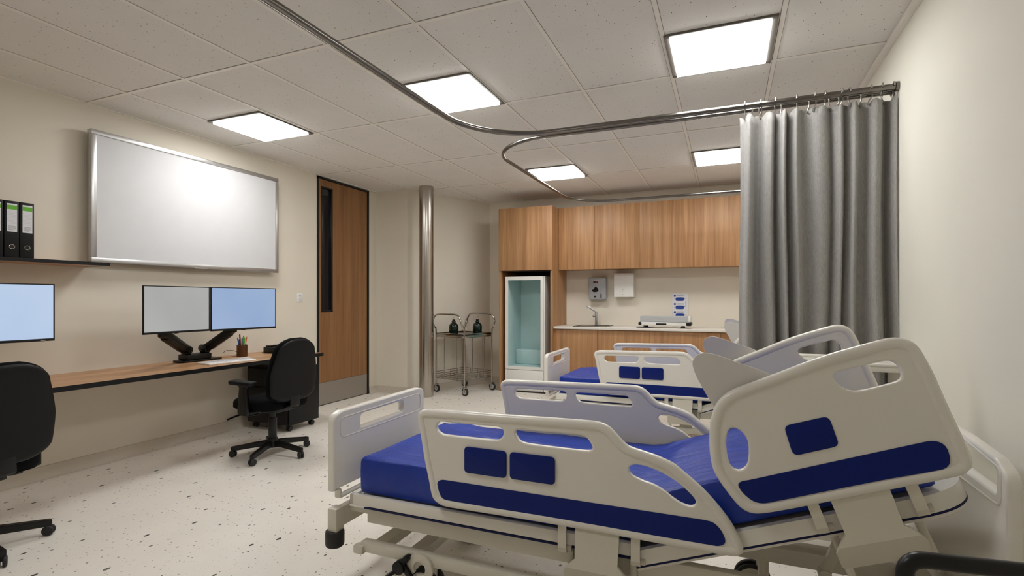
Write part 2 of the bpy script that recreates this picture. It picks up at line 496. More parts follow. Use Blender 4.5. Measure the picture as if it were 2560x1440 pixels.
# ------------------------------------------------------------------ ceiling lamps
names = ['square ceiling light panel nearest the whiteboard wall', 'square ceiling light panel beside the curved grey curtain rail, middle of the front row',
         'square ceiling light panel nearest the right wall, largest in the photo', 'small far ceiling light panel seen inside the curtain rail loop in front of the cabinets',
         'far ceiling light panel partly hidden by the grey curtain']
W = .575
def lamp_panel(x, y, lab):
    t = thing('ceiling_light', lab, 'ceiling light', (x+W/2, y+W/2, HC), 0, 'recessed ceiling light panels')
    f = B(); x1, y1 = x+W, y+W; zz = HC-.012; w = .030
    f.box(x, y, zz, x1, y+w, HC+.002, .002).box(x, y1-w, zz, x1, y1, HC+.002, .002).box(x, y+w, zz, x+w, y1-w, HC+.002).box(x1-w, y+w, zz, x1, y1-w, HC+.002)
    out('lamp_frame', f, 'darkalu', t)
    out('diffuser', B().box(x+w, y+w, HC-.022, x1-w, y1-w, HC+.004), 'lamp', t)
for (x, y), lab in zip(lamps, names): lamp_panel(x, y, lab)

# ------------------------------------------------------------------ curtain rails
RZ = 2.42
def arc(cx, cy, r, a0, a1, n=14): return [(cx+r*math.cos(R(a0+(a1-a0)*k/n)), cy+r*math.sin(R(a0+(a1-a0)*k/n)), RZ) for k in range(n+1)]
def lin(a, b_, n=6): return [tuple(Vector(a).lerp(Vector(b_), k/n)) for k in range(n+1)]
p1 = lin((XR-.004, 3.42, RZ), (-1.10, 3.42, RZ), 8)+arc(-1.10, 2.87, .55, 90, 180)[1:]+lin((-1.65, 2.87, RZ), (-1.65, -.9, RZ), 8)[1:]
t = thing('curtain_rail', 'front grey metal curtain rail curving along the ceiling toward the viewer', 'curtain rail', (XR, 3.42, RZ))
out('rail_tube', B().tube(p1, .0175, n=16), 'railmetal', t)
out('wall_flange', B().cyl((XR-.016, 3.42, RZ), (XR-.001, 3.42, RZ), .027), 'railmetal', t)
for x in (-.30, -1.08): out('joint_sleeve', B().cyl((x, 3.42, RZ), (x-.012, 3.42, RZ), .0185), 'railmetal', t)
hg = B()
for y in (1.15,): hg.cyl((-1.65, y, RZ), (-1.65, y, HC), .006)
out('ceiling_hanger', hg, 'railmetal', t)
p2 = lin((XR-.004, 3.50, RZ), (-1.20, 3.50, RZ), 8)+arc(-1.20, 4.0, .5, 90+180, 180)[1:]
p2 = lin((XR-.004, 3.50, RZ), (-1.20, 3.50, RZ), 8)+[(-1.20-.5*math.sin(R(a)), 4.0-.5*math.cos(R(a)), RZ) for a in range(6, 91, 6)]
p2 += lin((-1.70, 4.0, RZ), (-1.70, 5.55, RZ), 8)[1:]+[(-1.20-.5*math.cos(R(a)), 5.55+.5*math.sin(R(a)), RZ) for a in range(6, 91, 6)]
p2 += lin((-1.20, 6.05, RZ), (XR-.004, 6.05, RZ), 8)[1:]
t = thing('curtain_rail', 'rear grey metal curtain rail looping around the far bed bay', 'curtain rail', (XR, 3.50, RZ))
out('rail_tube', B().tube(p2, .0145, n=16), 'railmetal', t)
for y in (3.50, 6.05): out('wall_flange', B().cyl((XR-.016, y, RZ), (XR-.001, y, RZ), .024), 'railmetal', t)

# curtain: pleated cloth hanging between x=.08 and the right wall
def cur_y(x):
    u = (x-.08)/.78
    ph = 2*PI*(9.0*u+.16*math.sin(6*u)+.20*math.sin(17*u+1))
    amp = .034+.010*math.sin(7*u+.5)
    s = math.sin(ph+.35*math.sin(ph))
    return amp*(1.25*(abs(s)**.85)*(1 if s > 0 else -1)+.18*math.sin(2.3*ph+1))
def cloth(i, j, NU=420, NV=40, thick=0):
    u = i/(NU-1); w = j/(NV-1); x = .075+.785*u+.006*math.sin(40*u)*(.5+w)
    y = 3.452+cur_y(x+.012*w*math.sin(3*w+u*9))*(.72+.4*w)
    hk = abs(((u*16+.5) % 1)-.5)*2            # sag of the heading between hooks
    ztop = 2.372-.016*(hk**2) - (.0 if hk < .8 else 0)
    z = ztop+(.36-ztop)*w
    return (x+.004*math.sin(7*w+9*u), y, z)
o = out('curtain', B().grid(lambda i, j: cloth(i, j), 420, 40), 'curtain', None, 80)
md = o.modifiers.new('thickness', 'SOLIDIFY'); md.thickness = .0025
tag(rebase(o, (.47, 3.45, .36)), 'long grey pleated privacy curtain drawn against the right wall', 'curtain')
# hooks
def hook(x, y, lab, lean):
    b = B(); pts = []
    for k in range(13):
        a = R(-60+270*k/12)
        pts.append((x+lean*.010*math.cos(a), y+.023*math.cos(a), RZ+.004+.022*math.sin(a)+.002))
    yc = 3.452
    pts = [(x, yc, 2.352), (x, yc+(.012 if y > 3.45 else -.012), 2.346), (x, (y+yc)/2, 2.362)]+[(x+lean*.02, y+(.02 if y < 3.45 else -.02), 2.39)]
    sgn = -1 if y < 3.45 else 1
    for k in range(9):
        a = R(-30+210*k/8); pts.append((x+lean*.02*(1-k/8)+lean*.006*k/8, y-sgn*.026*math.cos(a), RZ+.027*math.sin(a)))
    b.tube(pts, .0042, n=10)
    return tag(rebase(out('curtain_hook', b, 'hook'), (x, y, RZ)), lab, 'curtain hook', 'metal hooks carrying the grey curtain')
for k, x in enumerate([.10, .185, .27, .375, .465, .52, .60, .645, .735, .79, .845]):
    wh = ['leftmost metal curtain hook on the front rail', 'second metal curtain hook from the left on the front rail', 'third metal curtain hook from the left on the front rail',
          'fourth metal curtain hook from the left on the front rail', 'fifth metal curtain hook from the left on the front rail', 'sixth metal curtain hook from the left on the front rail',
          'fifth metal curtain hook from the right on the front rail', 'fourth metal curtain hook from the right on the front rail', 'third metal curtain hook from the right on the front rail',
          'second metal curtain hook from the right on the front rail', 'rightmost metal curtain hook on the front rail beside the wall'][k]
    hook(x, 3.42, wh, [.2, .5, -.2, .4, .8, .2, .6, -.4, .9, .5, .2][k])
for k, x in enumerate([.14, .19, .30, .44, .555, .585, .70, .81]):
    wh = ['leftmost metal curtain hook on the rear rail', 'second metal curtain hook from the left on the rear rail', 'third metal curtain hook from the left on the rear rail',
          'fourth metal curtain hook from the left on the rear rail', 'fourth metal curtain hook from the right on the rear rail', 'third metal curtain hook from the right on the rear rail',
          'second metal curtain hook from the right on the rear rail', 'rightmost metal curtain hook on the rear rail'][k]
    hook(x, 3.50, wh, [.3, -.4, .2, .5, -.3, .7, .4, -.3][k])
#PART2
# ------------------------------------------------------------------ left wall: board, shelf, binders, desk
bx = -4.32
t = thing('whiteboard', 'large blank whiteboard with silver frame on the left wall', 'whiteboard', (XL, 3.18, 1.53))
b = B(); y0, y1, z0, z1 = 2.32, 4.04, 1.532, 2.517; w = .036
for (a, c, e, g) in ((y0, y1, z0, z0+w), (y0, y1, z1-w, z1), (y0, y0+w, z0+w, z1-w), (y1-w, y1, z0+w, z1-w)):
    b.box(bx-.055, a, e, bx, c, g, .003)
b.box(bx-.012, 3.12, z0-.006, bx+.003, 3.24, z0+.004, .002)
out('frame', b, 'alu', t)
out('writing_surface', B().box(bx-.05, y0+w-.004, z0+w-.004, bx-.008, y1-w+.004, z1-w+.004), 'board', t)
for y in (2.75, 3.5): out('wall_bracket', B().box(XL+.001, y, 1.7, bx-.05, y+.1, 2.35), 'blackmetal', t)

t = thing('wall_shelf', 'oak wall shelf with black front edge holding the binders', 'shelf', (XL, 1.7, 1.495))
out('shelf_board', B().box(XL+.001, .2, 1.496, -4.123, 2.327, 1.5175), 'oaky', t)
out('edge_band', B().box(-4.123, .2, 1.4945, -4.119, 2.331, 1.518).box(XL+.001, 2.327, 1.4945, -4.119, 2.331, 1.518), 'blackedge', t)

def binder(y0, lab, fill):
    w = .072; xf = -4.122; z0 = 1.519; z1 = 1.869
    t = thing('binder', lab, 'binder', (-4.26, y0+w/2, z0), 0, 'black lever arch binders on the wall shelf')
    b = B().box(xf-.27, y0, z0, xf-.262, y0+w, z1).box(xf-.006, y0, z0, xf, y0+w, z1, .002).box(xf-.262, y0, z0, xf-.006, y0+.003, z1).box(xf-.262, y0+w-.003, z0, xf-.006, y0+w, z1)
    b.box(xf, y0+.001, 1.663, xf+.0015, y0+w-.001, 1.666)
    out('cover', b, 'blackedge', t)
    out('pages', B().box(xf-.25, y0+.004, z0+.01, xf-.02, y0+w-.004, z1-.015), 'paper', t)
    lb = out('spine_label', B().box(xf, y0+.012, 1.677, xf+.0012, y0+w-.010, 1.852), 'paper', t)
    lb2 = B().box(xf+.0012, y0+.013, 1.816, xf+.002, y0+w-.011, 1.842)
    out('green_sticker', lb2, 'green', lb)
    q = B()
    for i in range(5):
        z = 1.688+.0058*i; q.box(xf+.0012, y0+.017+(.006 if i < 2 else 0)*random.random(), z, xf+.0018, y0+w-.016-.012*(i == 0), z+.0014)
    for i in range(9): q.box(xf+.0012, y0+.014, 1.728+.009*i, xf+.0014, y0+w-.013, 1.7284+.009*i)
    out('printed_lines', q, 'ink', lb)
    q = B().tube([(xf+.002, y0+w/2+.0135*math.cos(2*PI*k/28), 1.583+.0135*math.sin(2*PI*k/28)) for k in range(28)], .0022, True, 8)
    out('finger_ring', q, 'chrome', t)
    if fill: out('lever_plate', B().cyl((xf-.002, y0+w/2, 1.583), (xf+.003, y0+w/2, 1.583), .011).sph((xf+.004, y0+w/2, 1.583), .004), 'chrome', t)
    else: out('finger_hole', B().cyl((xf-.001, y0+w/2, 1.583), (xf+.0012, y0+w/2, 1.583), .0115), 'gloss', t)
binder(1.817, 'black binder with green sticker, rightmost of the row on the wall shelf', False)
binder(1.740, 'black binder with green sticker, second from the right on the wall shelf', False)
binder(1.662, 'black binder with shiny metal ring cut off by the left picture edge', True)

# desk: continuous top fixed to the wall
DZ = .72
t = thing('wall_desk', 'long oak desktop with black edge running along the left wall', 'desk', (-4.08, 2.2, 0))
out('desktop', B().box(XL+.001, -.6, DZ-.03, -3.754, 4.066, DZ), 'oaky', t)
out('edge_band', B().box(-3.754, -.6, DZ-.032, -3.748, 4.07, DZ+.0003).box(XL+.001, 4.066, DZ-.032, -3.748, 4.07, DZ+.0003), 'blackedge', t)
out('wall_batten', B().box(XL+.001, -.5, .65, XL+.03, 4.0, DZ-.031), 'blackmetal', t)

def monitor(name, a, c, z0, z1, scr, lab, arm):
    """a,c = front edge points (x,y) of the panel, left to right as seen"""
    t = thing(name, lab, 'monitor', ((a[0]+c[0])/2, (a[1]+c[1])/2, z0))
    a = Vector((*a, 0)); c = Vector((*c, 0)); L = (c-a).length; u = (c-a)/L; n = Vector((u.y, -u.x, 0))
    m = Matrix((u, -n, Vector((0, 0, 1)))).transposed().to_4x4(); m.translation = a
    z = z0; bz = .007
    b = B()
    b.box(0, .0, z0, L, .016, z0+.016, .002, 2, m).box(0, 0, z1-bz, L, .016, z1, .002, 2, m).box(0, 0, z0, bz, .016, z1, .002, 2, m).box(L-bz, 0, z0, L, .016, z1, .002, 2, m)
    b.box(.006, .008, z0+.006, L-.006, .026, z1-.006, .004, 2, m).box(L*.2, .02, z0+.06, L*.8, .045, z1-.06, .012, 2, m)
    b.box(L*.45, .002, z0-.004, L*.5, .012, z0, 0, 2, m)
    out('housing', b, 'blackedge', t)
    out('screen', B().box(bz, .0035, z0+.016, L-bz, .009, z1-bz, 0, 2, m), scr, t)
    if not arm: out('power_light', B().box(L-.07, -.0005, z0+.004, L-.045, .001, z0+.008, 0, 2, m), 'lightgrey', t)
    return t
monitor('monitor', (-3.875, 2.41), (-3.885, 2.935), .998, 1.356, 'scr_grey', 'left of the paired monitors, with a pale grey screen, on the desk arms', True)
monitor('monitor', (-3.888, 2.948), (-3.822, 3.545), .993, 1.356, 'scr_blue', 'right of the paired monitors, with a light blue screen, on the desk arms', True)
monitor('monitor', (-3.93, 1.30), (-3.905, 1.895), .995, 1.35, 'scr_pale', 'pale blue monitor below the binders, cut off by the left picture edge', False)

# twin monitor arm standing on the desk
t = thing('monitor_stand', 'black twin monitor arm clamped to the desk below the paired screens', 'monitor stand', (-4.25, 3.0, DZ))
b = B().prism(round_poly([(-4.35, 2.93), (-4.19, 2.93), (-4.19, 3.30), (-4.35, 3.30)], .04), DZ+.001, DZ+.016, 'xy', .003)
b.box(-4.33, 2.975, DZ+.016, -4.21, 3.20, DZ+.065, .008)
out('base', b, 'black', t)
for s, y0, ye, xe in ((-1, 3.0, 2.62, -3.955), (1, 3.17, 3.24, -3.935)):
    b = B().box(-4.30, y0-.03, DZ+.06, -4.22, y0+.03, DZ+.125, .02, 3)
    b.cyl((-4.305, y0, DZ+.105), (-4.215, y0, DZ+.105), .034, n=28, bev=.006)
    out('shoulder_joint', b, 'gloss', t)
    p0 = Vector((-4.25, y0, DZ+.10)); p1 = Vector((-4.02, ye+.02, DZ+.275))
    b = B().obox(p0, p1, .070, .066, .014).obox(p0+(p1-p0)*.2+Vector((0, 0, -.028)), p0+(p1-p0)*.93+Vector((0, 0, -.03)), .054, .032, .008)
    out('arm_segment', b, 'black', t)
    b = B().cyl(p1+Vector((0, 0, -.03)), p1+Vector((0, 0, .045)), .03, n=24, bev=.004)
    q = Vector((xe-.005, ye-.03*s, DZ+.40)); b.obox(p1+Vector((0, 0, .035)), q, .04, .034, .008)
    b.box(q.x-.01, q.y-.05, q.z-.05, q.x+.018, q.y+.05, q.z+.05, .004)
    out('head_joint', b, 'black', t)
cab = [(-4.20, 3.305, DZ+.05), (-4.20, 3.33, DZ+.068), (-4.18, 3.39, DZ+.065), (-4.18, 3.44, DZ+.04), (-4.21, 3.445, DZ+.012), (-4.25, 3.41, DZ+.004), (-4.28, 3.36, DZ+.004), (-4.28, 3.308, DZ+.006)]
def smooth_path(p, per=6):
    res = []
    for i in range(len(p)-1):
        a = Vector(p[max(i-1, 0)]); q0 = Vector(p[i]); q1 = Vector(p[i+1]); c = Vector(p[min(i+2, len(p)-1)])
        for k in range(per):
            s = k/per; t1 = (q1-a)*.5; t2 = (c-q0)*.5
            res.append(q0*(2*s**3-3*s**2+1)+t1*(s**3-2*s**2+s)+q1*(-2*s**3+3*s**2)+t2*(s**3-s**2))
    res.append(Vector(p[-1])); return res
tag(rebase(out('monitor_cable', B().tube(smooth_path(cab), .0022, n=8), 'black'), (-4.23, 3.3, DZ)), 'thin loose cable loop on the desk beside the monitor arm base', 'cable')

# keyboard-shaped white slab
kb = round_poly([(-4.06, 2.945), (-3.865, 2.915), (-3.80, 3.31), (-4.02, 3.40)], .008)
t = thing('keyboard', 'slim white keyboard lying on the desk in front of the monitors', 'keyboard', (-3.94, 3.15, DZ))
out('case', B().prism(kb, DZ+.001, DZ+.013, 'xy', .002), 'white', t)
b = B(); o0 = Vector((-4.045, 2.965)); ux = Vector((.018/ .195*.195, -.003)); 
for r_ in range(5):
    for c_ in range(16):
        u = (c_+.5)/16; v = (r_+.5)/5
        p = (Vector((-4.045, 2.958))*(1-u)+Vector((-4.008, 3.38))*u)*(1-v)+(Vector((-3.875, 2.932))*(1-u)+Vector((-3.817, 3.303))*u)*v
        b.box(p.x-.013, p.y-.010, DZ+.012, p.x+.013, p.y+.010, DZ+.0145)
out('keys', b, 'paper', t)

# pen cup and pens
cx, cy = -4.20, 3.50
t = thing('pen_cup', 'round brown wooden pen cup on the desk', 'pen cup', (cx, cy, DZ))
out('cup', B().lathe([(0, .001), (.044, .001), (.046, .004), (.046, .108), (.044, .110), (.041, .108), (.041, .008), (0, .008)], (cx, cy, DZ), 36), 'brown', t)
pens = [('red', 'red pen', -.016, .028, .185, 1), ('dred', 'thick dark red pen', .0, -.022, .205, 2), ('bluep', 'blue pen', -.01, -.034, .175, 1), ('navyp', 'navy blue pen', .012, -.040, .160, 1),
        ('teal2', 'teal pen', .008, -.004, .175, 1), ('greenp', 'green pen', .016, .010, .172, 2), ('lime', 'lime green pen', -.005, .024, .18, 2), ('orange', 'orange pen', .012, .034, .178, 1), ('yellow', 'yellow pen', -.02, .012, .165, 1)]
for mt, nm, dx, dy, L, k in pens:
    f = Vector((cx+dx*.4, cy+dy*.45, DZ+.009)); g = Vector((cx+dx*1.2, cy+dy*1.15, DZ+L))
    b = B().cyl(f, g, .0042+.002*(k == 2), n=12).cyl(g, g+(g-f).normalized()*.006, .0040+.002*(k == 2), .002, n=12)
    tag(rebase(out('pen', b, mt), f), nm+' standing in the brown pen cup', 'pen', 'pens in the brown cup')

# small black device behind the chair, and the small black holder at the desk end
t = thing('desk_phone', 'low black desk phone half hidden behind the black office chair', 'phone', (-4.15, 3.86, DZ))
out('body', B().box(-4.27, 3.80, DZ+.006, -4.05, 3.96, DZ+.062, .008).box(-4.28, 3.79, DZ+.001, -4.04, 3.97, DZ+.008, .002), 'black', t)
out('handset', B().box(-4.25, 3.81, DZ+.062, -4.20, 3.95, DZ+.078, .006), 'gloss', t)
o = out('tape_dispenser', B().prism([(4.00-.0, DZ+.001), (4.055, DZ+.001), (4.055, DZ+.012), (4.04, DZ+.03), (4.01, DZ+.034), (4.0, DZ+.02)], -4.14, -4.09, 'yz', .003), 'black')
tag(rebase(o, (-4.11, 4.03, DZ)), 'small black object at the far end of the desk by the door', 'desk accessory')

# wall outlet
t = thing('wall_outlet', 'white double power outlet on the left wall near the door', 'outlet', (XL, 4.425, 1.277))
out('cover_plate', B().box(XL+.0005, 4.383, 1.227, XL+.006, 4.467, 1.327, .002), 'white', t)
b = B()
b.box(XL+.006, 4.405, 1.236, XL+.008, 4.445, 1.318, .001)
out('socket', b, 'paper', t)
for z in (1.253, 1.301):
    b = B().box(XL+.0079, 4.412, z-.012, XL+.0083, 4.438, z+.011)
    b.box(XL+.008, 4.414, z-.002, XL+.0088, 4.417, z+.009).box(XL+.008, 4.433, z-.002, XL+.0088, 4.436, z+.009).cyl((XL+.0079, 4.425, z-.009), (XL+.0088, 4.425, z-.009), .003, n=10)
    out('slots', b, 'lightgrey', t)

# mobile pedestal
t = thing('mobile_pedestal', 'black mobile drawer pedestal on castors under the desk end', 'pedestal', (-4.05, 3.86, 0))
out('body', B().box(-4.34, 3.68, .062, -3.80, 4.06, .60, .003), 'blackedge', t)
for k in range(3): out('drawer_front', B().box(-4.325, 3.664, .075+.172*k, -3.815, 3.679, .24+.172*k, .002), 'black', t)
for x in (-4.28, -3.85):
    for y in (3.73, 4.01):
        b = B().cyl((x-.02, y, .026), (x-.004, y, .026), .025, bev=.003).cyl((x+.004, y, .026), (x+.02, y, .026), .025, bev=.003).cyl((x, y, .03), (x, y, .063), .009).box(x-.005, y-.012, .02, x+.005, y+.012, .048)
        out('castor', b, 'rubber', t)
o = out('power_cord', B().tube(smooth_path([(XL+.03, 3.50, .11), (XL+.025, 3.62, .125), (XL+.04, 3.72, .13), (XL+.055, 3.80, .11)]), .009, n=8), 'black')
tag(rebase(o, (XL+.03, 3.6, .1)), 'short black cord along the skirting left of the pedestal', 'cable')

# ------------------------------------------------------------------ swivel chairs (local: +x is forward)
def make_chair(lab):
    t = thing('office_chair', lab, 'office chair', (0, 0, 0), 0, 'black swivel chairs at the desk', world=False)
    # backrest: curved upholstered shell, tapering to the top
    def back(i, j, off):
        NU, NV = 25, 33
        return None
    zs0, zs1 = .455, .955
    def halfw(w):      # w 0..1 bottom to top
        a = .205+.02*math.sin(PI*min(1, w*1.25)) - .035*max(0, w-.45)/.55
        e = 1.0
        if w > .80: q = (w-.80)/.20; e = math.sqrt(max(0, 1-q*q*.93))
        if w < .15: q = (.15-w)/.15; e = math.sqrt(max(0, 1-q*q*.75))
        return a*e
    def shell(b, x_in, x_out, grow, z0=zs0, z1=zs1):
        loops = []
        NW, ND = 44, 20
        def fn(i, j):
            w = j/(NW-1); w = .5-.5*math.cos(PI*w)
            z = z0+(z1-z0)*w; hw = halfw(w)+grow; a = 2*PI*i/ND
            xc = (x_in+x_out)/2; hx = abs(x_out-x_in)/2
            ed = min(1, math.sqrt(max(0.0, 1-(2*w-1)**16)))
            lean = -.06*(w-.3)**2-.035*w
            ca, sa = math.cos(a), math.sin(a)
            sx = (abs(ca)**.8)*(1 if ca > 0 else -1); sy = (abs(sa)**.55)*(1 if sa > 0 else -1)
            y = hw*sy
            return (xc+lean+hx*sx*ed+.16*y*y*4*.25, y, z)
        b.grid(fn, ND, NW, True)
        return b
    b = shell(B(), -.245, -.175, 0)
    out('backrest', b, 'fabric', t, 60)
    b = shell(B(), -.262, -.226, -.008, zs0+.006, zs1-.01)
    b.tube([(-.2655-.012, -.075, .735), (-.2665-.012, .0, .742), (-.2655-.012, .075, .735)], .004, n=8)
    b.tube([(-.2655-.010, 0, .742), (-.263-.006, 0, .66), (-.262, 0, .58)], .004, n=8)
    out('back_shell', b, 'leather', t, 60)
    b = B().obox((-.245, 0, .62), (-.262, 0, .42), .085, .022, .006, (1, 0, 0)).obox((-.262, 0, .425), (-.10, 0, .385), .085, .02, .006)
    out('back_bracket', b, 'black', t)
    # seat
    seat = round_poly([(-.20, -.215), (.235, -.235), (.235, .235), (-.20, .215)], [.10, .12, .12, .10], 8)
    b = B(); 
    nz = [(.0, .96), (.012, 1.0), (.05, 1.0), (.068, .97), (.078, .88), (.08, .6), (.08, .0)]
    NS = len(seat)
    b.grid(lambda i, j: (.02+(seat[i][0]-.02)*nz[j][1], seat[i][1]*nz[j][1], .405+nz[j][0]-.03*max(0, (seat[i][0]*nz[j][1]-.12))/.1*.6), NS, len(nz), True)
    b.prism([(.02+(p[0]-.02)*.96, p[1]*.96) for p in seat], .395, .412, 'xy', .003)
    out('seat', b, 'fabric', t, 50)
    b = B().box(-.12, -.09, .355, .10, .09, .398, .01).box(-.05, -.24, .37, .03, .24, .39, .004)
    b.tube([(-.02, .10, .365), (-.01, .16, .352), (.02, .22, .35)], .006, n=8).tube([(-.02, -.10, .365), (-.03, -.15, .35), (-.03, -.2, .348)], .006, n=8)
    out('mechanism', b, 'black', t)
    for s in (-1, 1):
        b = B().prism(round_poly([(-.055, .365), (.045, .365), (.05, .40), (.03, .58), (.055, .60), (-.075, .60), (-.045, .56), (-.055, .42)], .012), s*.245, s*.275, 'xz', .006)
        out('arm_support', b, 'black', t)
        pad = round_poly([(-.13, -.04), (.13, -.045), (.13, .045), (-.13, .04)], .035, 6)
        b = B().prism([(p[0], p[1]+s*.262) for p in pad], .598, .630, 'xy', .010)
        out('arm_pad', b, 'leather', t, 50)
    b = B().cyl((0, 0, .30), (0, 0, .365), .024).cyl((0, 0, .12), (0, 0, .30), .032, bev=.002).cyl((0, 0, .118), (0, 0, .135), .04)
    out('gas_column', b, 'blackmetal', t)
    b = B().cyl((0, 0, .065), (0, 0, .122), .048, .040, bev=.003)
    for k in range(5):
        a = R(72*k+42); c, s_ = math.cos(a), math.sin(a)
        prof = [(.03, .068), (.03, .115), (.10, .112), (.305, .082), (.305, .052), (.28, .050), (.10, .072)]
        tb = bmesh.new(); m = Matrix.Rotation(a, 4, 'Z')
        L = [tb.verts.new((p[0], -.020+.006*(p[0] > .2), p[1])) for p in prof]; Rr = [tb.verts.new((p[0], .020-.006*(p[0] > .2), p[1])) for p in prof]
        tb.faces.new(L); tb.faces.new(Rr[::-1])
        for i in range(len(prof)): j = (i+1) % len(prof); tb.faces.new((L[i], Rr[i], Rr[j], L[j]))
        bmesh.ops.recalc_face_normals(tb, faces=tb.faces[:])
        bmesh.ops.bevel(tb, geom=tb.edges[:], offset=.003, segments=2, affect='EDGES'); b._merge(tb, m)
    out('star_base', b, 'black', t)
    for k in range(5):
        a = R(72*k+42); x, y = .292*math.cos(a), .292*math.sin(a); q = a+1.1
        ux, uy = math.cos(q), math.sin(q)
        b = B()
        for s in (-1, 1):
            b.cyl((x+ux*.004*s, y+uy*.004*s, .0275), (x+ux*.020*s, y+uy*.020*s, .0275), .0265, n=22, bev=.006)
        b.cyl((x, y, .03), (x, y, .062), .010)
        out('castor', b, 'rubber', t)
    return t
ch = make_chair('black office chair with armrests drawn up to the desk beside the pedestal')
ch.location = (-3.395, 3.115, 0); ch.rotation_euler.z = R(180-5)
c2 = copy_tree(ch); c2['label'] = 'black office chair cut off by the left picture edge, nearest the viewer'
c2.location = (-3.42, 1.31, 0); c2.rotation_euler.z = R(180+6)
for o in list(bpy.data.objects):
    if o.parent == c2 and o.name.startswith(('star_base', 'castor')): o.rotation_euler.z = R(-12)
#PART3
# ------------------------------------------------------------------ trolley in the alcove
t = thing('serving_trolley', 'tubular steel trolley with two shelves standing in the alcove', 'trolley', (-3.335, 6.305, 0), R(-15), world=False)
hx, hy = .262, .278
for s in (-1, 1):
    y = s*hy; yo = y+s*.0
    pts = [(-hx, y, .13), (-hx, y, .80), (-hx, y+s*.03, .88), (-hx+.0, y+s*.06, .95), (-hx+.03, y+s*.065, 1.02), (-hx+.09, y+s*.06, 1.055), (0, y+s*.06, 1.06), (hx-.09, y+s*.06, 1.055), (hx-.03, y+s*.065, 1.02), (hx, y+s*.06, .95), (hx, y+s*.03, .88), (hx, y, .80), (hx, y, .13)]
    out('leg_hoop', B().tube(smooth_path(pts, 5), .0115, n=12), 'chrome', t)
b = B().box(-hx, -hy, .785, hx, hy, .797, .002)
b2 = round_poly([(-hx, -hy), (hx, -hy), (hx, hy), (-hx, hy)], .03)
out('top_shelf', b, 'gloss', t)
b = B()
for z in (.80, .765, .752): b.tube([(p[0], p[1], z) for p in b2], .006, True, 8)
b.box(-hx-.002, -hy-.002, .757, hx+.002, -hy+.002, .785).box(-hx-.002, hy-.002, .757, hx+.002, hy+.002, .785).box(-hx-.002, -hy, .757, -hx+.002, hy, .785).box(hx-.002, -hy, .757, hx+.002, hy, .785)
out('shelf_rim', b, 'chrome', t)
b = B()
for z in (.19, .215, .245, .275): b.tube([(p[0], p[1], z) for p in b2], .0045, True, 8)
for k in range(9): x = -hx+.03+k*(2*hx-.06)/8; b.cyl((x, -hy, .192), (x, hy, .192), .003, n=8)
for k in range(3): y = -hy*.6+k*hy*.6; b.cyl((-hx, y, .196), (hx, y, .196), .003, n=8)
for x in (-hx*.5, 0, hx*.5):
    for y in (-hy, hy): b.cyl((x, y, .19), (x, y, .275), .003, n=8)
for y in (-hy*.5, 0, hy*.5):
    for x in (-hx, hx): b.cyl((x, y, .19), (x, y, .275), .003, n=8)
out('wire_basket', b, 'chrome', t)
for x, y in ((-hx, -.12), (-hx, .12), (hx, -.12), (hx, .12), (-.1, hy), (.1, hy), (-.1, -hy)):
    out('spindle', B().cyl((x, y, .20), (x, y, .76), .0055, n=10), 'chrome', t)
for x in (-hx, hx):
    for y in (-hy, hy):
        c = thing('castor', None, None, (0, 0, 0), world=False); c.parent = t
        out('wheel', B().cyl((x+.012+.0, y-.013, .052), (x+.012, y+.013, .052), .052, n=32, bev=.006), 'rubber', c)
        out('hub', B().cyl((x+.012, y-.015, .052), (x+.012, y+.015, .052), .033, n=24, bev=.003), 'alu', c)
        b = B().box(x-.012, y-.021, .095, x+.028, y+.021, .112, .003).box(x-.004, y-.021, .04, x+.024, y-.017, .1).box(x-.004, y+.017, .04, x+.024, y+.021, .1).cyl((x, y, .11), (x, y, .135), .012)
        out('fork', b, 'chrome', c)
for (x, y), lab in (((-3.44, 6.20), 'dark green glass jar with a knob stopper, left of two on the steel trolley'), ((-3.20, 6.44), 'dark green glass jar with a knob stopper, right of two on the steel trolley')):
    t = thing('glass_jar', lab, 'jar', (x, y, .799), 0, 'dark green jars on the trolley')
    out('body', B().lathe([(0, 0), (.060, 0), (.065, .01), (.066, .085), (.060, .110), (.045, .130), (.026, .140), (.022, .147), (0, .147)], (x, y, .7985), 32), 'bottle', t, 50)
    b = B().lathe([(.0, .144), (.028, .146), (.030, .154), (.025, .162), (.018, .165), (.022, .175), (.017, .187), (0, .19)], (x, y, .7985), 24)
    out('stopper', b, 'gloss', t, 50)
    b = B().tube(smooth_path([(x, y, .985), (x-.006, y, 1.002), (x+.004, y, 1.016), (x+.018, y, 1.022)]), .0022, n=8)
    out('wick_wire', b, 'chrome', t)

# ------------------------------------------------------------------ kitchen wall
t = thing('tall_cabinet', 'tall oak cabinet housing the white display unit, left end of the kitchen', 'cabinet', (-2.51, 6.82, 0))
X0, X1, Yf = -2.895, -2.125, 6.50
b = B().box(X0, Yf+.0, 0, X0+.028, YB-.001, 2.50).box(X1-.028, Yf, 0, X1, YB-.001, 2.50).box(X0+.028, Yf+.02, 1.66, X1-.028, YB-.02, 2.50).box(X0+.028, Yf+.0, 1.648, X1-.028, YB-.02, 1.662)
out('carcass', b, 'oakz', t)
out('niche_lining', B().box(X0+.0285, 7.10, .0, X1-.0285, 7.145, 1.647).box(X0+.0285, Yf+.03, 1.640, X1-.0285, 7.10, 1.6475), 'nichedark', t)
out('door', B().box(X0+.001, Yf-.019, 1.650, X1-.001, Yf-.001, 2.499, .001), 'oakz', t)
out('toe_rail', B().box(X0+.03, Yf+.01, .0, X1-.03, Yf+.03, .016), 'nichedark', t)

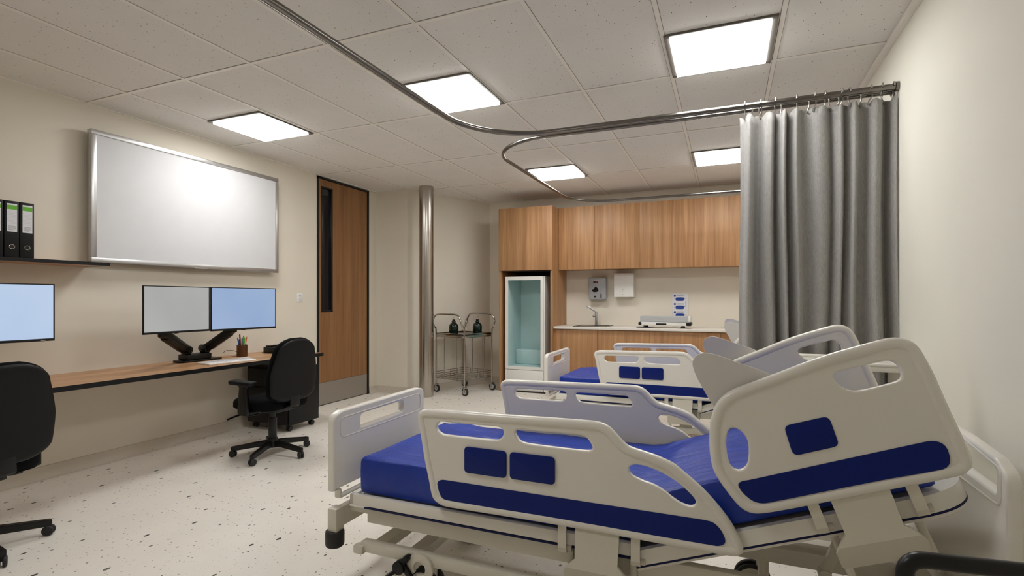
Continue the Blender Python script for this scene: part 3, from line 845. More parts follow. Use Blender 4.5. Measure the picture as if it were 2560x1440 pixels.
# white display unit with teal lining
t = thing('display_cabinet', 'white upright cabinet with open teal interior inside the oak cabinet', 'display cabinet', (-2.53, 6.8, 0))
a0, a1, yf, yb = -2.815, -2.245, 6.53, 7.08
b = B().box(a0, yf+.02, .0, a0+.02, yb, 1.57).box(a1-.02, yf+.02, 0, a1, yb, 1.57).box(a0+.02, yf+.02, 1.55, a1-.02, yb, 1.57).box(a0+.02, yb-.02, 0, a1-.02, yb, 1.55).box(a0+.02, yf+.02, .30, a1-.02, yb-.02, .325)
b.box(a0-.001, yf+.021, .0, a0+.0, yb, .02)
out('housing', b, 'white', t)
b = B(); e = .037
b.box(a0, yf, .345, a0+e, yf+.019, 1.52).box(a1-e-.02, yf, .345, a1-.02, yf+.019, 1.52).box(a0, yf, 1.52, a1-.02, yf+.019, 1.57).box(a0, yf, .303, a1-.02, yf+.019, .345)
out('door_frame', b, 'white', t)
b = B().box(a0+.0205, yf+.03, .326, a0+.028, yb-.03, 1.548).box(a1-.028, yf+.03, .326, a1-.0205, yb-.03, 1.548).box(a0+.021, yb-.034, .326, a1-.021, yb-.0205, 1.548).box(a0+.021, yf+.03, .326, a1-.021, yb-.034, .338).box(a0+.021, yf+.03, 1.538, a1-.021, yb-.034, 1.549)
out('lining', b, 'teal', t)
out('step', B().box(a0+.03, yb-.24, .338, a1-.03, yb-.036, .545, .012, 3), 'teal', t)
out('base_drawer', B().box(a0, yf-.004, .016, a0+.035, yf+.018, .297, .002).box(a0+.037, yf-.004, .016, a1-.02, yf+.018, .297, .002), 'white', t)

# upper cabinets
ups = [(-2.122, -1.632, 'oak wall cabinet door next to the tall cabinet'), (-1.628, -1.042, 'oak wall cabinet above the grey soap dispenser and towel box'),
       (-1.038, XR-.002, 'wide oak wall cabinet above the white scale, running behind the curtain')]
for x0, x1, lab in ups:
    t = thing('wall_cabinet', lab, 'cabinet', ((x0+x1)/2, 6.95, 1.66), 0, 'oak wall cabinets over the worktop')
    out('carcass', B().box(x0-.001, 6.79, 1.668, x1+.001, YB-.001, 2.505), 'oakz', t)
    out('door', B().box(x0+.0, 6.77, 1.660, x1-.0, 6.789, 2.508, .0008), 'oakz', t)
# base cabinets
bs = [-2.122, -1.54, -1.17, -.88, -.205, -.07, .40, .86]
labs = ['oak base cabinet below the sink, leftmost under the worktop', 'oak base cabinet second from the left under the worktop', 'narrow oak base cabinet left of the scale under the worktop',
        'wide oak base cabinet below the white scale', 'very narrow oak base cabinet behind the far bed rail', 'oak base cabinet behind the curtain, second from the right wall', 'oak base cabinet against the right wall behind the curtain']
for k in range(5):
    x0, x1 = bs[k], bs[k+1]
    t = thing('base_cabinet', labs[k], 'cabinet', ((x0+x1)/2, 6.85, 0), 0, 'oak base cabinets under the worktop')
    out('carcass', B().box(x0+.001, 6.58, .08, x1-.001, YB-.001, .868), 'oakz', t)
    out('door', B().box(x0+.0015, 6.56, .09, x1-.0015, 6.5795, .862, .0008), 'oakz', t)
    out('plinth', B().box(x0+.001, 6.62, .0, x1-.001, 6.64, .08), 'nichedark', t)
tag(rebase(out('worktop', B().box(-2.122, 6.53, .8685, XR-.001, YB-.001, .900, .003), 'counter'), (-.6, 6.8, .8685)), 'white worktop running along the kitchen wall', 'worktop')
x0, x1 = -.068, XR-.002
t = thing('base_cabinet', 'oak base cabinet run continuing behind the curtain to the right wall', 'cabinet', (.4, 6.85, 0), 0, 'oak base cabinets under the worktop')
out('carcass', B().box(x0, 6.58, .08, x1, YB-.001, .868), 'oakz', t); out('door', B().box(x0+.001, 6.56, .09, x1-.001, 6.5795, .862), 'oakz', t)

# sink and tap
t = thing('sink', 'dark steel inset sink in the white worktop', 'sink', (-1.65, 6.83, .9))
b = B(); sx0, sx1, sy0, sy1 = -1.88, -1.43, 6.62, 7.05
b.box(sx0, sy0, .9002, sx1, sy0+.03, .906).box(sx0, sy1-.05, .9002, sx1, sy1, .906).box(sx0, sy0, .9002, sx0+.03, sy1, .906).box(sx1-.03, sy0, .9002, sx1, sy1, .906)
b.box(sx0+.03, sy0+.03, .9002, sx1-.03, sy1-.05, .9015)
out('rim', b, 'sink', t)
t = thing('tap', 'brushed steel tap with angled spout behind the sink', 'tap', (-1.655, 7.02, .906))
tx, ty = -1.655, 7.01
b = B().cyl((tx, ty, .9062), (tx, ty, 1.085), .020, bev=.003).cyl((tx, ty, .9062), (tx, ty, .914), .028)
out('body', b, 'alu', t)
out('spout', B().obox((tx+.01, ty, 1.075), (tx-.115, ty-.06, 1.165), .030, .022, .006).cyl((tx-.112, ty-.058, 1.165), (tx-.118, ty-.062, 1.150), .012), 'alu', t)
out('lever', B().sph((tx-.03, ty-.02, 1.03), .020).cyl((tx-.03, ty-.02, 1.03), (tx-.012, ty-.01, 1.07), .006), 'alu', t)

# soap dispenser
t = thing('soap_dispenser', 'grey wall mounted soap dispenser with dark window above the tap', 'soap dispenser', (-1.65, YB, 1.25))
out('housing', B().prism(round_poly([(-1.775, 1.253), (-1.535, 1.253), (-1.53, 1.56), (-1.78, 1.56)], .03), 7.045, YB-.001, 'xz', .012), 'greydisp', t, 50)
out('front_cover', B().prism(round_poly([(-1.735, 1.345), (-1.60, 1.345), (-1.60, 1.54), (-1.735, 1.54)], .008), 7.041, 7.0452, 'xz', .002), 'lightgrey' if 0 else 'greydisp', t)
out('level_window', B().prism(smooth_loop([(-1.725, 1.385), (-1.70, 1.405), (-1.675, 1.435), (-1.645, 1.41), (-1.635, 1.385), (-1.65, 1.365), (-1.705, 1.362)], 4), 7.0395, 7.0412, 'xz'), 'gloss', t)
out('status_display', B().box(-1.708, 7.0395, 1.49, -1.64, 7.0412, 1.512, .0006), 'gloss', t)
out('red_readout', B().box(-1.678, 7.039, 1.497, -1.655, 7.0396, 1.507), 'red', t)
b = B().cyl((-1.685, 7.043, 1.297), (-1.685, 7.048, 1.297), .013).sph((-1.685, 7.043, 1.297), .006)
out('lock', b, 'gloss', t)
b = B().prism(round_poly([(-1.612, 1.275), (-1.588, 1.275), (-1.588, 1.338), (-1.612, 1.338)], .01), 7.043, 7.046, 'xz', .001).box(-1.608, 7.0422, 1.315, -1.592, 7.0432, 1.332)
out('side_button', b, 'darkalu', t)

# paper towel box
t = thing('towel_dispenser', 'white square paper towel box on the wall beside the soap dispenser', 'towel dispenser', (-1.285, YB, 1.29))
out('box', B().box(-1.418, 7.03, 1.29, -1.155, YB-.001, 1.613, .004), 'white', t)
b = B()
for z in (1.325, 1.37, 1.392): b.cyl((-1.297, 7.0285, z), (-1.297, 7.031, z), .004, n=12)
b.cyl((-1.26, 7.0285, 1.592), (-1.26, 7.031, 1.592), .002, n=8)
out('indicator_holes', b, 'darkalu', t)

# instruction chart on the wall
t = thing('wall_chart', 'small white instruction chart with blue shapes on the kitchen wall', 'sign', (-.56, YB, 1.0))
out('sheet', B().prism(round_poly([(-.665, .985), (-.462, .985), (-.462, 1.335), (-.665, 1.335)], .008), YB-.008, YB-.001, 'xz', .001), 'paper', t)
b = B()
for k in range(3):
    z = 1.262-.107*k
    b.prism(smooth_loop([(-.622, z-.018), (-.612, z-.024), (-.53, z-.024), (-.518, z-.014), (-.518, z+.014), (-.528, z+.022), (-.612, z+.022), (-.622, z+.012)], 3), YB-.0095, YB-.008, 'xz')
    b.cyl((-.633, YB-.0095, z+.042), (-.633, YB-.008, z+.042), .014, n=24)
out('blue_shapes', b, 'blue', t)
b = B()
for k in range(3):
    z = 1.262-.107*k
    for q in range(2): b.box(-.61, YB-.0088, z+.036+.011*q, -.522, YB-.008, z+.039+.011*q)
    b.box(-.638, YB-.0088, z-.004, -.628, YB-.008, z+.004).box(-.512, YB-.0088, z+.004, -.503, YB-.008, z+.011)
for q in range(7): b.box(-.500, YB-.0088, 1.175+.009*q, -.489, YB-.008, 1.179+.009*q)
out('printed_lines', b, 'ink', t)

# white counter scale
t = thing('counter_scale', 'white counter scale with black corners and ribbed grey pad on the worktop', 'scale', (-.7, 6.72, .9))
b = B().prism(round_poly([(-1.0, .942), (-.985, .932), (-.45, .932), (-.425, .94), (-.425, .974), (-1.0, .976)], .006), 6.60, 6.86, 'xz', .005)
out('body', b, 'white', t)
b = B().box(-1.025, 6.595, .938, -.985, 6.87, .974, .008).box(-.455, 6.595, .934, -.395, 6.87, .972, .008)
out('corner_guard', b, 'black', t)
out('display_slot', B().prism(round_poly([(-.81, .944), (-.685, .944), (-.685, .962), (-.81, .962)], .008), 6.597, 6.6005, 'xz'), 'gloss', t)
b = B()
for k in range(12):
    z = .979+.0058*k; b.box(-1.005+.002*(k % 2), 6.612-.001*(k % 3), z, -.43, 6.85, z+.0052, .001)
out('ribbed_pad', b, 'lightgrey', t)
out('pad_side', B().box(-.43, 6.608, .979, -.405, 6.852, 1.052, .003), 'white', t)
for x in (-.95, -.50):
    for y in (6.63, 6.83): out('foot', B().cyl((x, y, .9005), (x, y, .934), .020, .012, n=16), 'rubber', t)
out('base_plate', B().box(-1.06, 6.66, .9003, -.86, 6.88, .906), 'sink', t)

# ------------------------------------------------------------------ overbed table beyond the near bed
t = thing('overbed_table', 'white overbed table top between the near bed and the curtain', 'table', (.5, 3.12, 0))
tp = round_poly([(.12, 2.94), (.84, 2.94), (.84, 3.33), (.12, 3.33)], .05)
b = B().prism(tp, .905, .93, 'xy', .006)
b.tube([(p[0], p[1], .938) for p in inset(tp, .010)], .010, True, 10)
out('table_top', b, 'bedwhite', t)
out('column', B().box(.76, 3.08, .06, .82, 3.18, .905, .006), 'bedmetal', t)
b = B().box(.20, 2.97, .05, .82, 3.01, .08, .006).box(.20, 3.26, .05, .82, 3.30, .08, .006).box(.76, 2.97, .05, .82, 3.30, .085, .006)
out('base', b, 'bedmetal', t)
for x in (.24, .78):
    for y in (2.99, 3.28): out('castor', B().cyl((x, y-.01, .025), (x, y+.01, .025), .025, n=20, bev=.004).cyl((x, y, .025), (x, y, .052), .007), 'rubber', t)

# black walking frame in the near right corner
t = thing('walking_frame', 'black bent tube of a frame at the lower right corner', 'walking frame', (.45, 1.1, 0))
def bent(pts, r=.045, n=6):
    res = [Vector(pts[0])]
    for i in range(1, len(pts)-1):
        a, p, c = Vector(pts[i-1]), Vector(pts[i]), Vector(pts[i+1]); u = (a-p).normalized()*r; w = (c-p).normalized()*r
        for k in range(n+1): s = k/n; res.append((p+u)*(1-s)**2+p*2*s*(1-s)+(p+w)*s*s)
    res.append(Vector(pts[-1])); return res
out('handle_tube', B().tube(bent([(.272, 1.095, .40), (.288, 1.095, .800), (.62, 1.13, .803), (.64, 1.13, .40)], .03), .0138, n=20), 'blackmetal', t)
for (x, y) in ((.272, 1.095), (.64, 1.13)):
    out('leg', B().cyl((x, y, .02), (x, y, .405), .0130, n=16), 'blackmetal', t); out('rubber_foot', B().cyl((x, y, .0), (x, y, .04), .020, .017, n=16), 'rubber', t)
out('cross_bar', B().cyl((.272, 1.095, .34), (.64, 1.13, .34), .010, n=12), 'blackmetal', t)
#PART4
# ------------------------------------------------------------------ hospital beds
YM = 2.155                                    # bed centre line
def ys(s, y): return y if s < 0 else 2*YM-y    # s=-1 near side, +1 far side
FOOT = [(-1.132,.789),(-1.125,.806),(-1.11,.817),(-1.083,.822),(-.964,.826),(-.795,.828),(-.599,.832),(-.476,.834),(-.417,.834),(-.391,.83),(-.365,.818),(-.343,.798),(-.323,.777),(-.304,.763),(-.281,.756),(-.249,.749),(-.206,.738),(-.158,.72),(-.122,.694),(-.086,.666),(-.051,.634),(-.017,.597),(.012,.56),(.031,.527),(.045,.498),(.05,.478),(.045,.463),(.033,.455),(.012,.452),(-.112,.451),(-.304,.453),(-.599,.454),(-.795,.452),(-.935,.450),(-1.008,.450),(-1.038,.459),(-1.057,.472),(-1.068,.494),(-1.079,.544),(-1.098,.621),(-1.114,.705),(-1.125,.757)]
FH = [[(-1.044,.755),(-1.036,.773),(-1.02,.778),(-.935,.778),(-.829,.78),(-.775,.780),(-.760,.771),(-.760,.752),(-.772,.737),(-.788,.731),(-.899,.729),(-1.008,.729),(-1.033,.737)],
      [(-.713,.765),(-.703,.778),(-.599,.781),(-.476,.782),(-.452,.778),(-.435,.763),(-.425,.742),(-.430,.733),(-.441,.730),(-.537,.729),(-.662,.731),(-.692,.737),(-.707,.752)],
      [(-.302,.688),(-.287,.701),(-.254,.702),(-.206,.690),(-.158,.668),(-.127,.647),(-.099,.622),(-.090,.607),(-.096,.594),(-.112,.590),(-.137,.596),(-.163,.610),(-.189,.628),(-.222,.643),(-.26,.653),(-.292,.666)]]
HEAD = [(.411,1.141),(.434,1.145),(.457,1.143),(.476,1.134),(.491,1.118),(.503,1.096),(.525,1.046),(.554,.966),(.583,.892),(.604,.836),(.608,.817),(.605,.800),(.594,.786),(.579,.776),(.518,.751),(.403,.709),(.281,.663),(.151,.615),(.105,.600),(.078,.595),(.054,.599),(.031,.615),(.002,.650),(-.022,.683),(-.039,.715),(-.048,.756),(-.051,.803),(-.049,.856),(-.042,.894),(-.029,.926),(-.01,.951),(.017,.971),(.059,.992),(.128,1.024),(.217,1.067),(.281,1.095),(.343,1.118)]
HH = [[(.286,1.028),(.295,1.040),(.322,1.05),(.363,1.064),(.403,1.076),(.421,1.079),(.437,1.072),(.447,1.056),(.450,1.037),(.443,1.025),(.422,1.015),(.363,.994),(.339,.989),(.318,.993),(.298,1.007)],
      [(.001,.829),(.007,.846),(.020,.853),(.036,.848),(.052,.832),(.062,.808),(.062,.758),(.054,.736),(.040,.725),(.026,.724),(.012,.734),(.003,.762),(-.001,.798)]]
PADS = [[(-.916,.696),(-.744,.696),(-.744,.598),(-.916,.598)], [(-.73,.696),(-.558,.696),(-.558,.599),(-.73,.599)]]
STRIP = [(-1.036,.540),(-1.024,.552),(-1.005,.5555),(-.599,.555),(-.249,.555),(-.106,.555),(-.051,.554),(-.032,.547),(-.015,.529),(-.004,.504),(-.007,.490),(-.024,.481),(-.047,.480),(-.189,.480),(-.36,.480),(-.599,.480),(-.864,.480),(-1.001,.481),(-1.019,.491),(-1.030,.512)]
HPAD = [(.158,.873),(.274,.913),(.301,.829),(.183,.786)]
HSTRIP = [(.033,.680),(.042,.691),(.065,.699),(.505,.863),(.525,.866),(.540,.861),(.550,.848),(.556,.822),(.553,.804),(.540,.792),(.403,.744),(.118,.638),(.095,.633),(.074,.637),(.054,.650),(.040,.665)]
WING = [(-.103,1.041),(-.097,1.062),(-.081,1.075),(-.058,1.079),(-.033,1.075),(.05,1.047),(.120,1.023),(.165,.985),(.14,.93),(.06,.90),(-.015,.885),(-.040,.912),(-.066,.955),(-.092,1.005)]
PIV = Vector((-.300, 0, .400)); ANG = R(20.8)
def rot(x, z):                                # backrest frame -> bed frame
    return (PIV.x+x*math.cos(ANG)-z*math.sin(ANG), PIV.z+x*math.sin(ANG)+z*math.cos(ANG))
def rail_mesh(out_pts, holes, y):
    loop = smooth_loop(out_pts, 5)
    b = B(); me = plate_mesh(inset(loop, .012), [smooth_loop(h, 5) for h in holes], .022, .006)
    b.mesh(me, Matrix.Translation((0, y, 0)) @ XZ); bpy.data.meshes.remove(me)
    ring = inset(loop, .0175)
    # even spacing along the rim
    P = [Vector((p[0], y, p[1])) for p in ring]; keep = [P[0]]
    for p in P[1:]:
        if (p-keep[-1]).length > .006: keep.append(p)
    b.tube(keep, .0175, True, 14)
    return b
def bracket(s, ox, oz, ang, parent, nm):
    """folded plate and two straps that carry a rail; o = top left corner, s = side"""
    ca, sa = math.cos(ang), math.sin(ang)
    def P(u, v, y): return Vector((ox+u*ca+v*sa, ys(s, y), oz+u*sa-v*ca))
    prof = [(0, .152, .004, 1.741), (0, .152, .030, 1.739), (0, .150, .050, 1.738), (.001, .148, .10, 1.733), (-.012, .162, .112, 1.730), (-.030, .178, .130, 1.727), (-.040, .188, .147, 1.733), (-.040, .187, .196, 1.757), (-.030, .178, .205, 1.765)]
    prof = [(0, .152, -.02, 1.755)]+prof
    t = bmesh.new(); rows = []
    for u0, u1, v, y in prof:
        rows.append([t.verts.new(P(u0+(u1-u0)*k/6, v, y)) for k in range(7)])
    back = []
    for u0, u1, v, y in prof:
        back.append([t.verts.new(P(u0+(u1-u0)*k/6, v, y+.012)) for k in range(7)])
    n = len(prof)
    for i in range(n-1):
        for k in range(6):
            t.faces.new((rows[i][k], rows[i][k+1], rows[i+1][k+1], rows[i+1][k])); t.faces.new((back[i][k], back[i+1][k], back[i+1][k+1], back[i][k+1]))
        t.faces.new((rows[i][0], rows[i+1][0], back[i+1][0], back[i][0])); t.faces.new((rows[i][6], back[i][6], back[i+1][6], rows[i+1][6]))
    t.faces.new([*rows[0], *back[0][::-1]]); t.faces.new([*rows[-1][::-1], *back[-1]])
    bmesh.ops.recalc_face_normals(t, faces=t.faces[:])
    out(nm, B()._merge(t), 'bedmetal', parent, 18)
    for u in (-.064, .191):
        b = B(); pr = [(-.012, 1.748), (.04, 1.744), (.075, 1.745), (.092, 1.752), (.098, 1.765), (.094, 1.778), (.08, 1.786)]
        for i in range(len(pr)-1):
            a, c = pr[i], pr[i+1]
            t = bmesh.new(); vs = []
            for (v, y) in (a, c):
                for uu in (u, u+.030): vs += [t.verts.new(P(uu, v, y)), t.verts.new(P(uu, v, y+.007))]
            for f in ((0, 2, 6, 4), (1, 5, 7, 3), (0, 4, 5, 1), (2, 3, 7, 6), (0, 1, 3, 2), (4, 6, 7, 5)): t.faces.new([vs[q] for q in f])
            bmesh.ops.recalc_face_normals(t, faces=t.faces[:]); b._merge(t)
        b.cyl(P(u+.004, .082, 1.772), P(u+.045, .082, 1.772), .012, n=16)
        bmesh.ops.remove_doubles(b.bm, verts=b.bm.verts[:], dist=1e-5)
        out('rail_strap', b, 'bedmetal', parent, 30)
    # links down to the frame
    for u in (-.030, .190): out('rail_link', B().obox(P(u, .07, 1.79), P(u+.008, .26, 1.79), .012, .022, .003, (1, 0, 0)), 'bedmetal', parent)

def make_bed(lab):
    t = thing('hospital_bed', lab, 'hospital bed', (-.45, YM, 0), 0, None)
    # mattress swept along the flat and raised sections
    y0, y1, th = 1.803, 2*YM-1.803, .149
    path = []
    n1 = 34
    for i in range(n1+1): path.append((-1.447+(1.447-.317)*i/n1, .421, 0.0))
    for i in range(1, 9):
        a = ANG*i/8; s = (i-.5)/8
        px, pz, _ = path[-1]; path.append((px+.018*math.cos(a), pz+.018*math.sin(a), a))
    px, pz, _ = path[-1]; L2 = .765
    for i in range(1, 27): path.append((px+L2*i/26*math.cos(ANG), pz+L2*i/26*math.sin(ANG), ANG))
    sec = round_poly([(y0, 0), (y1, 0), (y1, th), (y0, th)], [.010, .010, .015, .015], 5)
    full = []
    for k in range(len(sec)):                                # more points along the long edges
        a, c = Vector(sec[k]), Vector(sec[(k+1) % len(sec)]); m = max(1, int((c-a).length/.035))
        for q in range(m): full.append(a.lerp(c, q/m))
    N = len(path)
    rnd = [(random.uniform(-.2, .2), random.uniform(0, 6), random.uniform(.6, 1.4)) for _ in range(7)]
    def mp(i, j):
        end = None
        x, z, a = path[min(max(i-2, 0), N-1)]
        f = full[j]; yy, zz = f.x, f.y
        cyy, czz = YM, th/2
        if i in (0, 1) or i in (N+2, N+3):
            k = {0: 0.0, 1: .93, N+2: .93, N+3: 0.0}[i]
            if k == 0: yy = cyy+(yy-cyy)*0.001; zz = czz+(zz-czz)*.001
            else:
                yy = cyy+(yy-cyy)*(1-.018/ (abs(yy-cyy)+.02)*.5 if abs(yy-cyy) > .1 else 1); zz = czz+(zz-czz)*.90
            off = -.012 if i < 2 else .012
            if 0 < i < N+3 and k: pass
            x += off*math.cos(a)*(1 if True else 0)
        # shallow cloth folds
        w = 0
        for q, (d, ph, m) in enumerate(rnd): w += math.sin((x*(9+3*q)*m+yy*(16-5*q)*.8+ph))*.0006
        top = zz > th-.002
        nz = w*2.2 if top else 0
        ny = (w*2+.004*math.sin(PI*min(1, max(0, zz/th))))*(-1 if yy < YM else 1) if not top and zz > .004 else 0
        if a > 0 and top: nz += .0012*math.sin(60*(x+.25*yy)+3*math.sin(5*yy))
        zz += nz; yy += ny
        return (x-zz*math.sin(a), yy, z+zz*math.cos(a))
    b = B().grid(lambda i, j: mp(j, i), len(full), N+4, True)
    out('mattress', b, 'sheet', t, 50)
    # deck: flat section tray
    dz = .424
    b = B(); ya, yb = 1.768, 2*YM-1.768; xa = -1.486; xe = -.30
    ol = [(xe, ya), (xe, yb), (xa, yb), (xa, ya)]
    for s in (-1, 1): b.box(xa+.0, ys(s, 1.768), .380, xe, ys(s, 1.792), dz, .004)
    b.box(xa, ya, .380, xa+.022, yb, dz, .004).box(xa+.02, ya+.02, .392, xe, yb-.02, .412)
    b.box(xa+.0, ya, .372, xa+.09, ya+.02, .381).box(xa+.0, yb-.02, .372, xa+.09, yb, .381)
    out('leg_section_deck', b, 'bedwhite', t)
    for s in (-1, 1): out('deck_trim', B().box(-1.41, ys(s, 1.7675), .3715, xe+.03, ys(s, 1.80), .379), 'navytrim', t)
    # raised back section, rounded at the head end
    def backbox(b, x0, y0_, z0, x1, y1_, z1, bev=0):
        m = Matrix.Translation(PIV) @ Matrix.Rotation(-ANG, 4, 'Y')
        b.box(x0, y0_, z0, x1, y1_, z1, bev, 2, m)
    mB = Matrix.Translation(PIV) @ Matrix.Rotation(-ANG, 4, 'Y')
    def rimloop(ins):
        c = round_poly([(.0, ya+ins), (.985-ins, ya+ins), (.985-ins, yb-ins), (.0, yb-ins)], [0.001, .15-ins, .15-ins, .001], 10)
        return c
    lo, li = rimloop(0), rimloop(.024)
    def rim(z0, z1, lo, li):
        tb = bmesh.new(); n = len(lo); V = [[tb.verts.new((p[0], p[1], z)) for p in l] for l, z in ((lo, z0), (lo, z1), (li, z1), (li, z0))]
        for k in range(4):
            A, C = V[k], V[(k+1) % 4]
            for i in range(n): j = (i+1) % n; tb.faces.new((A[i], A[j], C[j], C[i]))
        bmesh.ops.recalc_face_normals(tb, faces=tb.faces[:]); return tb
    b = B()._merge(rim(-.053, -.004, lo, li), mB); b._merge(rim(-.068, -.0595, rimloop(.002), rimloop(.028)), mB)
    tb = bmesh.new(); tb.faces.new([tb.verts.new((p[0], p[1], -.015)) for p in rimloop(.01)]); b._merge(tb, mB)
    out('back_section_deck', b, 'bedwhite', t)
    out('deck_trim', B()._merge(rim(-.0597, -.053, rimloop(-.0005), rimloop(.02)), mB), 'navytrim', t)
    # under frame
    b = B()
    for s in (-1, 1): b.box(-1.42, ys(s, 1.80), .298, .60, ys(s, 1.835), .3705, .004)
    for x in (-1.42, -.62, .56): b.box(x, 1.835, .31, x+.05, 2*YM-1.835, .365, .004)
    out('main_frame', b, 'bedmetal', t)
    # crossbeams that carry the end boards, with corner bumpers
    for nm, x in (('foot_crossbeam', -1.585), ('head_crossbeam', .655)):
        b = B().box(x, 1.752, .262, x+.036, 2.545, .345, .004).box(x-.004, 1.748, .250, x+.044, 1.80, .352, .004).box(x-.004, 2.505, .250, x+.044, 2.555, .352, .004)
        if x < 0:
            for y in (1.84, 2.44): b.box(x+.036, y, .315, -1.42, y+.04, .36, .003)
        else:
            for y in (1.84, 2.44): b.box(.60, y, .315, x, y+.04, .36, .003)
        cb = out(nm, b, 'bedmetal', t)
        for y in (1.772, 2.53):
            cxx = x+.016
            out('corner_bumper', B().lathe([(0, 0), (.030, 0), (.038, .006), (.040, .016), (.040, .048), (.0405, .052), (.040, .056), (.039, .068), (.034, .072), (0, .073)], (cxx, y, .183), 30), 'rubber', cb, 30)
    # foot board
    fo = round_poly([(1.744, .428), (1.744, .752), (1.80, .768), (2.40, .772), (2.458, .760), (2.458, .428), (2.42, .428), (2.42, .385), (1.785, .385), (1.785, .428)],
                    [.004, .055, .05, .04, .055, .004, .01, .008, .008, .012], 8)
    hole = round_poly([(1.921, .667), (2.262, .673), (2.262, .728), (1.921, .728)], [.012, .028, .028, .028], 6)
    def board(fo, hole, x, rec, nm, bev=.008):
        b = B(); me = plate_mesh(fo, [hole], .036, bev); b.mesh(me, Matrix.Translation((x, 0, 0)) @ YZ); bpy.data.meshes.remove(me)
        # moulded groove line round the grip area
        for sx in (-1, 1):
            b.tube([(x+sx*.0172, p[0], p[1]) for p in rec], .0036, True, 8)
        return out(nm, b, 'bedwhite', t, 40)
    rec = round_poly([(1.786, .650), (2.418, .650), (2.418, .742), (1.786, .736)], .03, 6)
    board(fo, hole, -1.568, rec, 'footboard')
    ho = round_poly([(1.728, .30), (1.728, .790), (1.80, .822), (2.02, .838), (2.29, .838), (2.51, .822), (2.582, .790), (2.582, .30)], [.004, .055, .06, .1, .1, .06, .055, .004], 8)
    hh = round_poly([(1.79, .728), (2.52, .740), (2.52, .800), (2.02, .817), (1.79, .797)], [.010, .03, .03, .1, .025], 6)
    rec = round_poly([(1.76, .70), (2.55, .70), (2.55, .790), (2.02, .828), (1.76, .80)], .03, 6)
    board(ho, hh, .690, rec, 'headboard')
    # side rails
    for s in (-1, 1):
        side = ys(s, 1.75)
        fr_ = out('foot_side_rail', rail_mesh(FOOT, FH, side), 'bedwhite', t, 40)
        yo = ys(s, 1.739); yi = ys(s, 1.7345)
        for p in PADS: out('control_panel', B().prism(round_poly(p, .016), yo, ys(s, 1.731), 'xz', .002), 'navy', fr_)
        out('blue_strip', B().prism(smooth_loop(STRIP, 4), yo, ys(s, 1.7365), 'xz'), 'navy', fr_)
        bracket(s, -.487, .452, 0, fr_, 'rail_bracket')
        hr = out('head_side_rail', rail_mesh(HEAD, HH, side), 'bedwhite', t, 40)
        out('control_panel', B().prism(round_poly(HPAD, .018), yo, ys(s, 1.7355), 'xz', .002), 'navy', hr)
        out('blue_strip', B().prism(smooth_loop(HSTRIP, 4), yo, ys(s, 1.7365), 'xz'), 'navy', hr)
        bracket(s, .279, .668, ANG, hr, 'rail_bracket')
        b = B(); me = plate_mesh(smooth_loop(WING, 6), [], .006, .0015); b.mesh(me, Matrix.Translation((0, (1.780 if s < 0 else 2.592), 0)) @ XZ); bpy.data.meshes.remove(me)
        
        w_ = out('rail_wing', b, 'wing', t, 40)
        yw = 1.750 if s < 0 else 2.562
        b = B().box(.10, yw, .93, .17, yw+.032, .96, .003)
        out('wing_mount', b, 'bedmetal', w_)
    # back section lifting gear
    for y in (1.98, 2.31): out('back_lift', B().obox((.30, y, .34), (.40, y, .62), .03, .03, .003).cyl((.30, y-.02, .34), (.30, y+.02, .34), .02), 'bedmetal', t)
    out('actuator_beam', B().box(-.18, 2.10, .292, .60, 2.135, .350, .004).box(.52, 1.835, .31, .56, 2.11, .345, .003), 'bedmetal', t)
    out('actuator_post', B().cyl((.125, 2.117, .10), (.125, 2.117, .30), .019, n=24).cyl((.125, 2.117, .1), (.125, 2.40, .1), .014), 'bedmetal', t)
    # chassis on castors
    b = B().box(-1.455, 1.80, .168, .545, 1.84, .212, .004).box(-1.455, 2.43, .185, .545, 2.47, .232, .004)
    b.box(-1.415, 1.84, .165, -1.355, 2*YM-1.84, .205, .004).box(-1.245, 1.84, .150, -1.18, 2*YM-1.84, .195, .004).box(.44, 1.84, .16, .50, 2.44, .20, .004)
    out('chassis', b, 'bedmetal', t)
    for s in (-1, 1):
        out('chassis_end_block', B().box(-1.485, ys(s, 1.785), .160, -1.435, ys(s, 1.822), .198, .008), 'bedmetal', t)
    for x in (-.46,):
        out('lift_column', B().box(x, 2.06, .205 if x > 0 else .10, x+.10, 2.14, .33, .006).box(x+.02, 1.84, .30, x+.08, 2.10, .345, .004), 'bedmetal', t)
    for x, s in ((-1.150, -1), (-1.235, 1), (.10, -1), (.10, 1)):
        y = ys(s, 1.835) if s < 0 else 2.36
        y = 1.845 if s < 0 else 2.40
        c = thing('castor', None, None, (0, 0, 0), world=False); c.parent = t
        for q in (-1, 1):
            out('wheel', B().cyl((x, y+q*.010, .072), (x, y+q*.036, .072), .072, n=40, bev=.008), 'rubber', c)
            out('wheel_cover', B().cyl((x, y+q*.034, .072), (x, y+q*.0385, .072), .062, n=36, bev=.002), 'bedmetal', c)
        b = B().cyl((x+.03, y, .10), (x+.03, y, .17), .017).box(x-.02, y-.008, .06, x+.045, y+.008, .125, .004)
        # fender: half ring over the wheel
        pr = [(x+.060*math.cos(R(a)), .160+.060*math.sin(R(a))) for a in range(-40, 221, 13)]+[(x+.028*math.cos(R(a)), .160+.028*math.sin(R(a))) for a in range(220, -41, -13)]
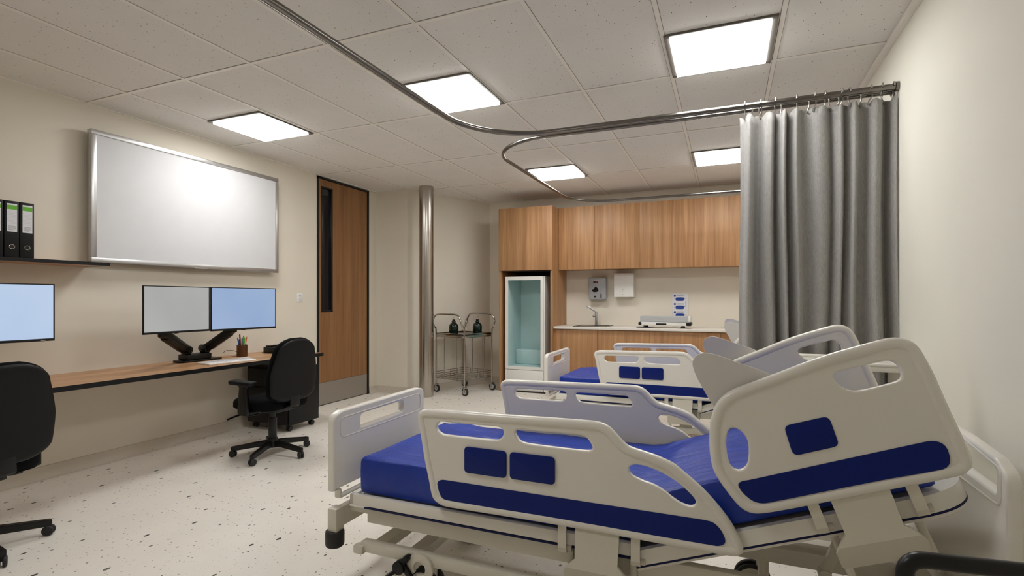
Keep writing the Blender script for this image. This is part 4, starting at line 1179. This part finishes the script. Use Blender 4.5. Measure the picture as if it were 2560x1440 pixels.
        if x < 0: b.prism(pr, y+s*.046, y+s*.060, 'xz', .001).box(x-.03, min(y, y+s*.05), .095, x+.03, max(y, y+s*.05), .13, .004)
        out('fork', b, 'bedmetal', c)
        if x < 0:
            e = s
            b = B().cyl((x-.088, y+e*.050, .155), (x-.088, y+e*.086, .155), .027, n=28, bev=.004).cyl((x-.052, y+e*.050, .198), (x-.052, y+e*.082, .198), .012, n=20, bev=.003)
            b.obox((x-.088, y+e*.068, .158), (x-.052, y+e*.066, .200), .022, .026, .004).obox((x-.070, y+e*.068, .165), (x-.01, y+e*.070, .095), .016, .024, .004).obox((x-.095, y+e*.070, .145), (x-.150, y+e*.08, .105), .032, .014, .004).cyl((x-.088, y+e*.02, .155), (x-.088, y+e*.06, .155), .010)
            out('brake_pedal', b, 'black', c)
    return t
bed = make_bed('near hospital bed with blue mattress and raised backrest, largest in the photo')
bed2 = copy_tree(bed); bed2.location = (-.45+.085, YM+2.60, 0)
bed2['label'] = 'far hospital bed standing by the kitchen cabinets, half hidden by the near bed and curtain'
bed['group'] = bed2['group'] = 'hospital beds'

for o in bpy.data.objects:
    if '_w' in o: del o['_w']

# ------------------------------------------------------------------ camera and light
cam = bpy.data.cameras.new('camera'); co = bpy.data.objects.new('camera', cam); COL.objects.link(co)
co.location = (0, 0, 1.25); co.rotation_euler = (R(90), 0, R(22.58))
cam.sensor_width = 36; cam.lens = 36*1290/2560; cam.shift_y = 30/2560; cam.clip_start = .05
bpy.context.scene.camera = co
for (x, y), lab in (((-2.10, .55), 'added unseen square ceiling light panel above the viewer'),):
    lamp_panel(x, y, lab)  # unseen panel assumed from the lamp rows, kept to light the near bed rails
wd = bpy.data.worlds.new('world'); bpy.context.scene.world = wd; wd.use_nodes = True
wd.node_tree.nodes['Background'].inputs['Color'].default_value = (.02, .02, .02, 1)
sc = bpy.context.scene
sc.view_settings.view_transform = 'Standard'; sc.view_settings.look = 'None'
sc.view_settings.exposure = 0.22; sc.view_settings.gamma = 1.0; sc.view_settings.use_curve_mapping = False
sc.cycles.max_bounces = 10; sc.cycles.diffuse_bounces = 6; sc.cycles.glossy_bounces = 4
